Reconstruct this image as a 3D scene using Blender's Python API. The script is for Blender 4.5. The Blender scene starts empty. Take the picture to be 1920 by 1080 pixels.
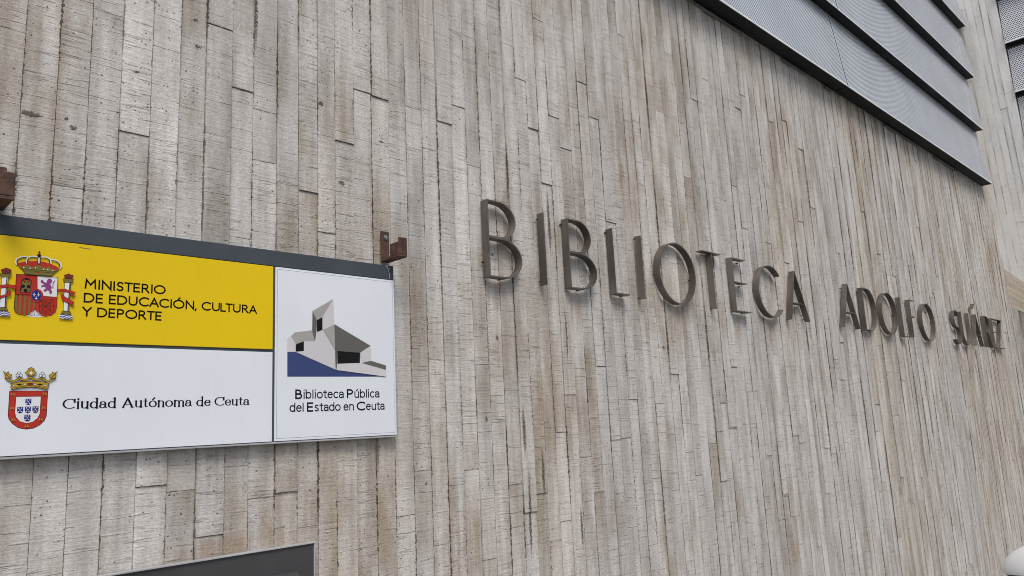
import bpy, math, random
from mathutils import Matrix, Vector
C = bpy.context.scene
COL = C.collection
R = math.radians
random.seed(7)

# ------------------------------------------------------------------ camera, sky, sun, exposure
cam_d = bpy.data.cameras.new('camera'); cam = bpy.data.objects.new('camera', cam_d); COL.objects.link(cam)
cam_d.sensor_width = 36; cam_d.lens = 26.41; cam_d.clip_start = .05; cam_d.clip_end = 500
rt, dn, fw = (0.71680638, -0.6955994, -0.04827087), (0.08935532, 0.16029559, -0.98301625), (0.69152313, 0.70031907, 0.17705641)
m = Matrix((rt, [-v for v in dn], [-v for v in fw])).transposed().to_4x4()
m.translation = (0, -2.7, 1.6)
cam.matrix_world = m
C.camera = cam

SUN_EL, SUN_AZ = R(53), R(214)       # azimuth: 0 = +Y, clockwise seen from above
w = bpy.data.worlds.new('World'); C.world = w; w.use_nodes = True
nt = w.node_tree
sky = nt.nodes.new('ShaderNodeTexSky'); sky.sky_type = 'NISHITA'; sky.sun_disc = False
sky.sun_elevation = SUN_EL; sky.sun_rotation = SUN_AZ
sky.air_density = 1.0; sky.dust_density = 4.0; sky.ozone_density = 1.0
bg = nt.nodes['Background']; bg.inputs['Strength'].default_value = .11
nt.links.new(sky.outputs[0], bg.inputs[0])
sd = bpy.data.lights.new('sun', 'SUN'); sd.energy = 1.8; sd.angle = R(25); sd.color = (1, .975, .935)
sun = bpy.data.objects.new('sun', sd); COL.objects.link(sun)
dv = Vector((math.sin(SUN_AZ)*math.cos(SUN_EL), math.cos(SUN_AZ)*math.cos(SUN_EL), math.sin(SUN_EL)))
sun.rotation_euler = dv.to_track_quat('Z', 'Y').to_euler()
sun.location = (0, -8, 14)
C.cycles.filter_width = .95
C.view_settings.view_transform = 'Standard'; C.view_settings.look = 'None'
C.view_settings.exposure = 0.22; C.view_settings.gamma = 1

# ------------------------------------------------------------------ helpers
def mesh(name, verts, faces, mats, parent=None, fm=None, smooth=False):
    me = bpy.data.meshes.new(name); me.from_pydata(verts, [], faces)
    for mt in (mats if isinstance(mats, (list, tuple)) else [mats]): me.materials.append(mt)
    if fm: me.polygons.foreach_set('material_index', fm)
    if smooth: me.polygons.foreach_set('use_smooth', [True]*len(me.polygons))
    me.update()
    o = bpy.data.objects.new(name, me); COL.objects.link(o)
    if parent: o.parent = parent; o.matrix_parent_inverse = parent.matrix_basis.inverted()
    return o
class MB:
    def __init__(s): s.v, s.f, s.m = [], [], []
    def add(s, vs, fs, mi=0):
        n = len(s.v); s.v += [tuple(p) for p in vs]; s.f += [tuple(i+n for i in f) for f in fs]; s.m += [mi]*len(fs)
    def box(s, x0, y0, z0, x1, y1, z1, mi=0, bev=0):
        if bev:   # chamfered box
            b = bev; vs = []; fs = []
            for (x, sx) in ((x0, 1), (x1, -1)):
                for (y, sy) in ((y0, 1), (y1, -1)):
                    for (z, sz) in ((z0, 1), (z1, -1)):
                        vs += [(x, y+sy*b, z+sz*b), (x+sx*b, y, z+sz*b), (x+sx*b, y+sy*b, z)]
            import itertools
            def idx(i, j, k, a): return ((i*2+j)*2+k)*3+a
            for a in range(3):
                for sgn in (0, 1):
                    q = []
                    for (p, r) in ((0, 0), (0, 1), (1, 1), (1, 0)):
                        t = [p, r]; t.insert(a, sgn); q.append(idx(*t, a))
                    fs.append(q)
            for a in range(3):
                b1, b2 = [k for k in range(3) if k != a]
                for p in (0, 1):
                    for r in (0, 1):
                        q = []
                        for (sgn, ax) in ((0, b1), (0, b2), (1, b2), (1, b1)):
                            t = [0, 0, 0]; t[a] = sgn; t[b1] = p; t[b2] = r; q.append(idx(*t, ax))
                        fs.append(q)
            for i, j, k in itertools.product((0, 1), repeat=3): fs.append([idx(i, j, k, 0), idx(i, j, k, 1), idx(i, j, k, 2)])
            s.add(vs, fs, mi); return
        vs = [(x, y, z) for x in (x0, x1) for y in (y0, y1) for z in (z0, z1)]
        s.add(vs, [(0, 1, 3, 2), (4, 6, 7, 5), (0, 4, 5, 1), (2, 3, 7, 6), (0, 2, 6, 4), (1, 5, 7, 3)], mi)
    def prism(s, prof, axis_pts, mi=0):
        # prof: list of 3-D points at one end; axis_pts: matching list at the other end
        n = len(prof); s.add(list(prof)+list(axis_pts), [tuple(range(n))[::-1], tuple(range(n, 2*n))]+[(i, (i+1) % n, n+(i+1) % n, n+i) for i in range(n)], mi)
    def cyl(s, c, ax, r, h, n=16, mi=0, r2=None):
        ax = Vector(ax).normalized(); u = ax.orthogonal().normalized(); v = ax.cross(u); c = Vector(c); r2 = r if r2 is None else r2
        a = [c+(u*math.cos(2*math.pi*i/n)+v*math.sin(2*math.pi*i/n))*r for i in range(n)]
        b = [c+ax*h+(u*math.cos(2*math.pi*i/n)+v*math.sin(2*math.pi*i/n))*r2 for i in range(n)]
        s.prism(a, b, mi)
    def build(s, name, mats, parent=None, smooth=False): return mesh(name, s.v, s.f, mats, parent, s.m, smooth)
def fix_normals(o):
    import bmesh
    bm = bmesh.new(); bm.from_mesh(o.data); bmesh.ops.recalc_face_normals(bm, faces=bm.faces); bm.to_mesh(o.data); bm.free()
def tag(o, label=None, cat=None, group=None, kind=None):
    if label: o['label'] = label
    if cat: o['category'] = cat
    if group: o['group'] = group
    if kind: o['kind'] = kind
    return o
def empty(name, loc=(0, 0, 0)):
    o = bpy.data.objects.new(name, None); o.location = loc; COL.objects.link(o); o.empty_display_size = .1
    return o

# ------------------------------------------------------------------ materials
class NG:
    """tiny node-graph writer"""
    def __init__(s, name):
        s.mat = bpy.data.materials.new(name); s.mat.use_nodes = True; s.t = s.mat.node_tree
        s.b = s.t.nodes['Principled BSDF']; s.out = s.t.nodes['Material Output']
    def n(s, typ, ins=None, **kw):
        nd = s.t.nodes.new('ShaderNode'+typ)
        for k, v in kw.items(): setattr(nd, k, v)
        for k, v in (ins or {}).items(): s.set(nd.inputs[k], v)
        return nd
    def set(s, sock, v):
        if hasattr(v, 'links'): s.t.links.new(v, sock)
        else: sock.default_value = v
    def math(s, op, a, b=0, c=None, clamp=False):
        nd = s.n('Math', operation=op, use_clamp=clamp); s.set(nd.inputs[0], a); s.set(nd.inputs[1], b)
        if c is not None: s.set(nd.inputs[2], c)
        return nd.outputs[0]
    def mix(s, f, a, b, mode='MIX'):
        nd = s.n('Mix', data_type='RGBA', blend_type=mode); s.set(nd.inputs[0], f); s.set(nd.inputs[6], a); s.set(nd.inputs[7], b)
        return nd.outputs[2]
    def ramp(s, x, lo, hi, a=0., b=1.):
        nd = s.n('MapRange', interpolation_type='SMOOTHSTEP'); s.set(nd.inputs[0], x)
        for i, v in enumerate((lo, hi, a, b)): s.set(nd.inputs[i+1], v)
        return nd.outputs[0]
    def noise(s, vec, scale, detail=3, rough=.55):
        return s.n('TexNoise', {'Vector': vec, 'Scale': scale, 'Detail': detail, 'Roughness': rough}).outputs['Fac']
    def scaled(s, vec, sc, add=None):
        v = s.n('VectorMath', {0: vec, 1: sc}, operation='MULTIPLY').outputs[0]
        if add is not None: v = s.n('VectorMath', {0: v, 1: add}, operation='ADD').outputs[0]
        return v
    def obj(s): return s.n('TexCoord').outputs['Object']
    def bump(s, h, dist=1., strength=1.): return s.n('Bump', {'Height': h, 'Distance': dist, 'Strength': strength}).outputs[0]
    def put(s, **kw):
        for k, v in kw.items(): s.set(s.b.inputs[k.replace('_', ' ')], v)
        return s.mat
def rgb(r, g, b): return (r, g, b, 1)
def plain(name, col, rough=.5, metal=0., var=.06, scale=6., bump=0., spec=.25):
    g = NG(name); o = g.obj(); nz = g.noise(o, scale, 4)
    k = g.ramp(nz, .3, .7, 1-var, 1+var)
    c = g.n('VectorMath', {0: col[:3], 'Scale': k}, operation='SCALE').outputs[0]
    g.put(Base_Color=c, Roughness=g.ramp(nz, .3, .7, max(0, rough-var), min(1, rough+var)), Metallic=metal)
    if bump: g.put(Normal=g.bump(g.noise(o, scale*12, 3), bump))
    g.b.inputs['Specular IOR Level'].default_value = spec
    return g.mat

CHIPS = [(.516, 2.662, .036, .009), (1.566, 2.985, .013, .012), (1.667, 2.651, .015, .009), (1.878, 2.887, .016, .007), (1.032, 3.18, .012, .009), (1.045, 3.074, .013, .007), (.827, 2.903, .012, .005), (2.545, 2.021, .010, .012), (1.766, 3.397, .007, .006), (1.802, 3.333, .008, .006), (3.974, 2.02, .014, .012), (.618, 2.673, .007, .007), (.638, 2.644, .010, .008), (2.451, 1.628, .007, .018)]
GRAVEL = [(2.692, 1.56, .014, .16), (2.708, 1.16, .010, .26), (2.815, 1.34, .012, .16), (2.973, 2.68, .012, .24), (3.089, 1.05, .012, .14), (1.274, 3.3, .008, .16), (6.34, 1.18, .016, .15), (3.058, 2.05, .007, .2)]
STAINS = [(2.55, 2.22, .10, .16), (3.15, 2.2, .09, .18), (3.55, 2.2, .07, .2), (4.13, 2.18, .13, .2), (4.93, 2.2, .09, .15), (5.4, 2.17, .1, .17), (7.3, 2.15, .12, .2), (7.83, 2.12, .14, .26), (8.95, 2.1, .12, .22), (10.1, 2.15, .2, .2), (1.15, 1.215, .42, .07), (1.33, 1.23, .2, .06), (1.9, 2.25, .03, .12), (2.12, 3.9, .25, .9), (3.7, 3.2, .2, .8), (2.3, 1.0, .25, .5)]
def concrete_mat(name, grey=(.525, .51, .488), tan=(.435, .375, .305), warm=0., marks=False, soft=0.):
    g = NG(name)
    uvw = g.n('Attribute', attribute_name='local').outputs['Vector']          # metres on the wall face
    e = g.n('Attribute', attribute_name='edge'); es = g.n('SeparateXYZ', {0: e.outputs['Vector']})
    el, er, eb, et = es.outputs[0], es.outputs[1], es.outputs[2], e.outputs['Alpha']
    t = g.n('Attribute', attribute_name='tone'); ts = g.n('SeparateXYZ', {0: t.outputs['Vector']})
    tone, hue, seed = ts.outputs
    off = g.n('CombineXYZ', {0: g.math('MULTIPLY', seed, 37.), 1: g.math('MULTIPLY', seed, 91.), 2: g.math('MULTIPLY', seed, 53.)}).outputs[0]
    d = g.math('MINIMUM', el, er)
    big = g.noise(g.scaled(uvw, (1.1, 1.1, .35)), 1., 5, .6)                  # wall-wide staining
    stain = g.noise(g.scaled(uvw, (14., 14., .7)), 1., 4, .6)                 # runs across neighbouring boards
    patch = g.noise(g.scaled(uvw, (7., 7., 2.2), off), 1., 4, .6)             # per-board blotches
    streak = g.noise(g.scaled(uvw, (26., 26., 1.1), off), 1., 3, .6)          # runs down the board
    f = g.math('ADD', g.math('MULTIPLY_ADD', hue, .36, -.12), g.math('ADD', g.ramp(big, .38, .66, -.15, .5), g.math('ADD', g.ramp(patch, .42, .72, -.1, .55), g.ramp(stain, .48, .74, -.1, .35))))
    col = g.mix(g.math('ADD', f, warm, clamp=True), rgb(*grey), rgb(*tan))
    k = g.math('MULTIPLY', tone, g.ramp(patch, .3, .72, 1.12, .82))
    k = g.math('MULTIPLY', k, g.ramp(streak, .28, .75, 1.08, .88))
    k = g.math('MULTIPLY', k, g.ramp(stain, .3, .7, 1.06, .9))
    # horizontal saw marks of the formwork
    saw = g.noise(g.scaled(uvw, (6., 6., 120.), off), 1., 4, .7)
    saw2 = g.noise(g.scaled(uvw, (9., 9., 75.), off), 1., 2, .5)
    strong = g.math('MULTIPLY', g.ramp(saw2, .58, .68), g.ramp(g.noise(g.scaled(uvw, (3., 3., 3.), off), 1., 2), .42, .58))
    k = g.math('MULTIPLY', k, g.ramp(saw, .28, .68, .9, 1.05))
    k = g.math('MULTIPLY', k, g.math('SUBTRACT', 1., g.math('MULTIPLY', strong, .2)))
    mott = g.noise(g.scaled(uvw, (1., 1., 1.3)), 85., 4, .75)
    k = g.math('MULTIPLY', k, g.ramp(mott, .3, .7, .84, 1.1))
    spk = g.math('MULTIPLY', g.ramp(g.noise(g.scaled(uvw, (1., 1., 1.5)), 190., 3, .7), .58, .66), g.ramp(g.noise(g.scaled(uvw, (4., 4., 3.), off), 1., 3), .38, .62, .15, 1.))
    k = g.math('MULTIPLY', k, g.math('SUBTRACT', 1., g.math('MULTIPLY', spk, .42)))
    # single saw cuts right across a board
    zc = g.math('MULTIPLY_ADD', g.n('SeparateXYZ', {0: uvw}).outputs[2], 11., g.math('MULTIPLY', seed, 100.))
    zc = g.math('ADD', zc, g.math('MULTIPLY', g.noise(g.scaled(uvw, (12., 12., 0.), off), 1., 2), .09))
    wn = g.n('TexWhiteNoise', {'W': g.math('FLOOR', zc)}, noise_dimensions='1D'); wc_ = g.n('SeparateXYZ', {0: wn.outputs['Color']})
    dz = g.math('ABSOLUTE', g.math('SUBTRACT', g.math('FRACT', zc), g.math('MULTIPLY_ADD', wc_.outputs[0], .7, .15)))
    cutw = g.ramp(g.noise(g.scaled(uvw, (20., 20., 30.)), 1., 2), .35, .65, .3, 1.)
    cut = g.math('MULTIPLY', g.math('MULTIPLY', g.ramp(dz, .006, .02, 1., 0.), cutw), g.math('LESS_THAN', wc_.outputs[1], g.ramp(g.noise(g.scaled(uvw, (1.3, 1.3, 1.)), 1., 3), .4, .62, .18, .75)))
    k = g.math('MULTIPLY', k, g.math('SUBTRACT', 1., g.math('MULTIPLY', cut, .5)))
    # fine air holes
    v = g.n('TexVoronoi', {'Vector': g.scaled(uvw, (1., 1., 1.2)), 'Scale': 74., 'Randomness': 1.})
    vc = g.n('SeparateXYZ', {0: v.outputs['Color']})
    dens = g.ramp(g.noise(g.scaled(uvw, (5., 5., 3.), off), 1., 3),   .4, .7, .02, .5)
    pore = g.math('MULTIPLY', g.math('LESS_THAN', vc.outputs[0], dens), g.ramp(g.math('MULTIPLY_ADD', vc.outputs[2], -.16, v.outputs['Distance']), .04, .16, 1., 0.))
    pore = g.math('MULTIPLY', pore, g.math('MULTIPLY_ADD', vc.outputs[1], .5, .5))
    # larger blow holes
    wob = g.n('VectorMath', {0: uvw, 1: g.scaled(g.n('TexNoise', {'Vector': uvw, 'Scale': 70.}).outputs['Color'], (.016, .016, .016))}, operation='ADD').outputs[0]
    v2 = g.n('TexVoronoi', {'Vector': wob, 'Scale': 12., 'Randomness': 1.})
    v2c = g.n('SeparateXYZ', {0: v2.outputs['Color']})
    rad = g.math('MULTIPLY_ADD', g.math('POWER', v2c.outputs[1], 2.5), .095, .012)
    pit = g.math('MULTIPLY', g.math('LESS_THAN', v2c.outputs[0], g.ramp(g.noise(g.scaled(uvw, (2.2, 2.2, 1.6)), 1., 3), .38, .64, .1, .6)), g.ramp(g.math('SUBTRACT', v2.outputs['Distance'], rad), 0., .02, 1., 0.))
    # joints: ragged fins, dirt and honeycombed gravel beside them
    jn = g.noise(g.scaled(uvw, (70., 70., 52.)), 1., 3, .7)
    jl = g.noise(g.scaled(uvw, (9., 9., 1.6)), 1., 3, .6)
    wj = g.math('MULTIPLY', g.ramp(jn, .44, .7), g.ramp(jl, .4, .7, .0008, .0085))
    joint = g.math('MULTIPLY', g.ramp(g.math('SUBTRACT', d, wj), -.0004, .0012, 1., 0.), g.ramp(jl, .4, .6, .15, 1.))
    dirt = g.math('MULTIPLY', g.ramp(d, 0., .02, 1., 0.), g.ramp(jl, .46, .72, .0, .6))
    gn = g.ramp(g.n('TexVoronoi', {'Vector': wob, 'Scale': 130.}).outputs['Distance'], .2, .45)
    hz = g.noise(g.scaled(uvw, (4.5, 4.5, 1.1)), 1., 2)
    hon = g.math('MULTIPLY', g.ramp(hz, .66, .74), g.ramp(g.math('MULTIPLY_ADD', jn, -.016, d), -.004, .006, 1., 0.))
    wob2 = g.n('VectorMath', {0: wob, 1: g.scaled(g.n('TexNoise', {'Vector': uvw, 'Scale': 150., 'Detail': 3.}).outputs['Color'], (.016, .016, .012))}, operation='ADD').outputs[0]
    def blob(q, soft):
        dv = g.n('VectorMath', {0: wob2, 1: (q[0]+.016, .016, q[1]+.014)}, operation='SUBTRACT').outputs[0]
        ln = g.n('VectorMath', {0: g.scaled(dv, (1/q[2], 0, 1/q[3]))}, operation='LENGTH').outputs['Value']
        return g.ramp(ln, 1.-soft, 1., 1., 0.)
    chip = None
    if marks:
        for q in GRAVEL: hon = g.math('MAXIMUM', hon, blob(q, .7))
        for q in CHIPS:
            x = blob(q, .35); chip = x if chip is None else g.math('MAXIMUM', chip, x)
    hon = g.math('MULTIPLY', hon, gn)
    # board ends
    ez = g.math('MINIMUM', eb, et)
    wend = g.math('MULTIPLY', g.ramp(g.noise(g.scaled(uvw, (40., 40., 40.), off), 1., 3), .42, .62), .0022)
    end = g.math('MULTIPLY', g.ramp(g.math('SUBTRACT', ez, wend), 0., .001, 1., 0.), .7)
    if soft: k = g.math('MULTIPLY_ADD', k, 1-soft, soft)
    col = g.n('VectorMath', {0: col, 'Scale': k}, operation='SCALE').outputs[0]
    if marks:
        for q in STAINS:
            st = g.math('MULTIPLY', blob(q, .9), g.ramp(g.noise(g.scaled(uvw, (45., 45., 2.)), 1., 3), .35, .65, .1, 1.))
            col = g.mix(g.math('MULTIPLY', st, .6), col, rgb(.27, .185, .12))
    col = g.mix(g.math('MULTIPLY', dirt, .7), col, rgb(.29, .22, .155))
    hole = g.math('MAXIMUM', g.math('MAXIMUM', pore, pit), g.math('MAXIMUM', joint, g.math('MAXIMUM', hon, end)))
    if chip is not None: hole = g.math('MAXIMUM', hole, g.math('MULTIPLY', chip, g.math('MULTIPLY_ADD', gn, .35, .6)))
    if soft: hole = g.math('MULTIPLY', hole, 1-soft*.6)
    col = g.mix(g.math('MULTIPLY', hole, .9), col, rgb(.075, .058, .044))
    h = g.math('MULTIPLY', saw, .0026)
    h = g.math('MULTIPLY_ADD', mott, .0018, h)
    h = g.math('MULTIPLY_ADD', strong, -.0014, h)
    h = g.math('MULTIPLY_ADD', cut, -.0018, h)
    h = g.math('MULTIPLY_ADD', hole, -.005, h)
    g.put(Base_Color=col, Roughness=.88, Normal=g.bump(h, 1., .9))
    g.b.inputs['Specular IOR Level'].default_value = .25
    return g.mat

def perforated_mat(name, col, pitch, radius, rough=.42):
    """coated sheet metal punched with staggered holes; 'local' carries metres along the sheet"""
    g = NG(name)
    uv = g.n('SeparateXYZ', {0: g.n('Attribute', attribute_name='local').outputs['Vector']})
    a = g.math('DIVIDE', g.math('ADD', uv.outputs[0], uv.outputs[2]), pitch)
    b = g.math('DIVIDE', g.math('SUBTRACT', uv.outputs[0], uv.outputs[2]), pitch)
    fa = g.math('SUBTRACT', g.math('FRACT', a), .5); fb = g.math('SUBTRACT', g.math('FRACT', b), .5)
    dist = g.math('SQRT', g.math('ADD', g.math('MULTIPLY', fa, fa), g.math('MULTIPLY', fb, fb)))
    dist = g.math('MULTIPLY', dist, pitch*.7071)
    mg = g.n('Attribute', attribute_name='edge').outputs['Vector']; es = g.n('SeparateXYZ', {0: mg})
    inside = g.math('GREATER_THAN', g.math('MINIMUM', es.outputs[0], es.outputs[1]), .018)
    hole = g.math('MULTIPLY', g.math('LESS_THAN', dist, radius), inside)
    nz = g.noise(g.obj(), 2.2, 4)
    c = g.n('VectorMath', {0: col, 'Scale': g.ramp(nz, .3, .7, .94, 1.05)}, operation='SCALE').outputs[0]
    g.put(Base_Color=c, Roughness=rough, Metallic=.15)
    tr = g.n('BsdfTransparent'); mx = g.n('MixShader', {0: hole, 1: g.b.outputs[0], 2: tr.outputs[0]})
    g.t.links.new(mx.outputs[0], g.out.inputs[0])
    return g.mat

def rust_mat():
    g = NG('rusted_steel'); o = g.obj(); n1 = g.noise(o, 28., 5, .65); n2 = g.noise(o, 90., 4, .7)
    c = g.mix(g.ramp(n1, .35, .68), rgb(.05, .027, .022), rgb(.12, .062, .043))
    c = g.mix(g.ramp(n2, .62, .75, 0, .8), c, rgb(.26, .2, .14))
    return g.put(Base_Color=c, Roughness=.8, Metallic=.2, Normal=g.bump(n2, .0015))
def sign_face(name, col, rough):
    g = NG(name); o = g.obj()
    run = g.noise(g.scaled(o, (60., 60., 2.2)), 1., 4, .6); cloud = g.noise(o, 3., 4); dust = g.noise(o, 160., 3, .7)
    k = g.math('MULTIPLY', g.ramp(run, .45, .8, 1., .985), g.math('MULTIPLY', g.ramp(cloud, .3, .7, 1.02, .97), g.ramp(dust, .6, .75, 1., .95)))
    c = g.n('VectorMath', {0: col, 'Scale': k}, operation='SCALE').outputs[0]
    g.put(Base_Color=c, Roughness=g.ramp(cloud, .3, .7, rough-.04, rough+.08)); g.b.inputs['Specular IOR Level'].default_value = .3
    return g.mat
def steel_letter_mat():
    g = NG('weathered_steel'); o = g.obj(); n1 = g.noise(g.scaled(o, (6, 6, 2.)), 1., 4, .6); n2 = g.noise(o, 60., 3, .6)
    c = g.mix(g.ramp(n1, .35, .68), rgb(.09, .078, .067), rgb(.18, .162, .146))
    c = g.mix(g.ramp(n2, .62, .8, 0, .35), c, rgb(.1, .07, .05))
    return g.put(Base_Color=c, Roughness=g.ramp(n1, .3, .7, .38, .55), Metallic=.35, Normal=g.bump(n2, .0004))
M = dict(
    concrete=concrete_mat('board_marked_concrete', marks=True),
    wing=concrete_mat('sky_bright_board_concrete', grey=(.82, .815, .8), tan=(.76, .735, .7), warm=-.15, soft=.6),  # brighter copy of the concrete: open sky light put into the wing's colour
    facet=concrete_mat('tan_board_marked_concrete', grey=(.66, .61, .53), tan=(.62, .54, .43), warm=.2, soft=.3),
    fill=plain('joint_concrete', (.25, .215, .18), .9, 0, .15, 20.),
    backing=plain('hole_shade_backing', (.03, .03, .033), .8),  # near-black colour stands in for the shade behind the punched holes
    perf=perforated_mat('perforated_sheet', (.56, .61, .67), .026, .0053),
    perf_far=perforated_mat('perforated_window_sheet', (.75, .78, .82), .036, .0085),
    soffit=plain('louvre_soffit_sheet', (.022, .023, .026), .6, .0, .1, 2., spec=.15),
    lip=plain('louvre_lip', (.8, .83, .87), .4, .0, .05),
    galv=plain('galvanised_angle', (.2, .21, .22), .5, .5, .12, 9.),
    letter=steel_letter_mat(), rust=rust_mat(),
    bolt=plain('zinc_bolt', (.35, .37, .4), .35, .8),
    frame=plain('grey_painted_frame', (.055, .068, .08), .45, .0, .08, 5.),
    yellow=sign_face('yellow_sign_face', (.71, .505, .0005), .5),
    white=sign_face('white_sign_face', (.69, .735, .785), .38),
    alu=plain('aluminium_trim', (.6, .61, .63), .35, .6, .05),
    ink=plain('black_sign_ink', (.008, .006, .006), .6, spec=.05), navy=plain('navy_sign_ink', (.008, .01, .02), .6, spec=.05),
    panel=plain('dark_grey_metal_panel', (.07, .07, .073), .4, .3, .12, 4.),
)
INK = {k: plain('crest_'+n, c, .6, 0, .03, spec=.08) for k, (n, c) in dict(
    R=('red', (.42, .035, .025)), W=('white', (.68, .7, .72)), K=('black', (.012, .012, .014)), G=('dark_gold', (.17, .145, .04)),
    B=('blue', (.02, .03, .19)), V=('purple', (.25, .05, .19)), D=('dark_olive', (.045, .042, .015)), M=('maroon', (.16, .03, .02)),
    Y=('gold', (.42, .28, .03)), N=('slate_blue', (.045, .065, .17)), L=('pale_grey', (.56, .55, .57)), T=('stone_grey', (.34, .335, .32)), S=('dark_stone_grey', (.12, .117, .108))).items()}

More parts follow.
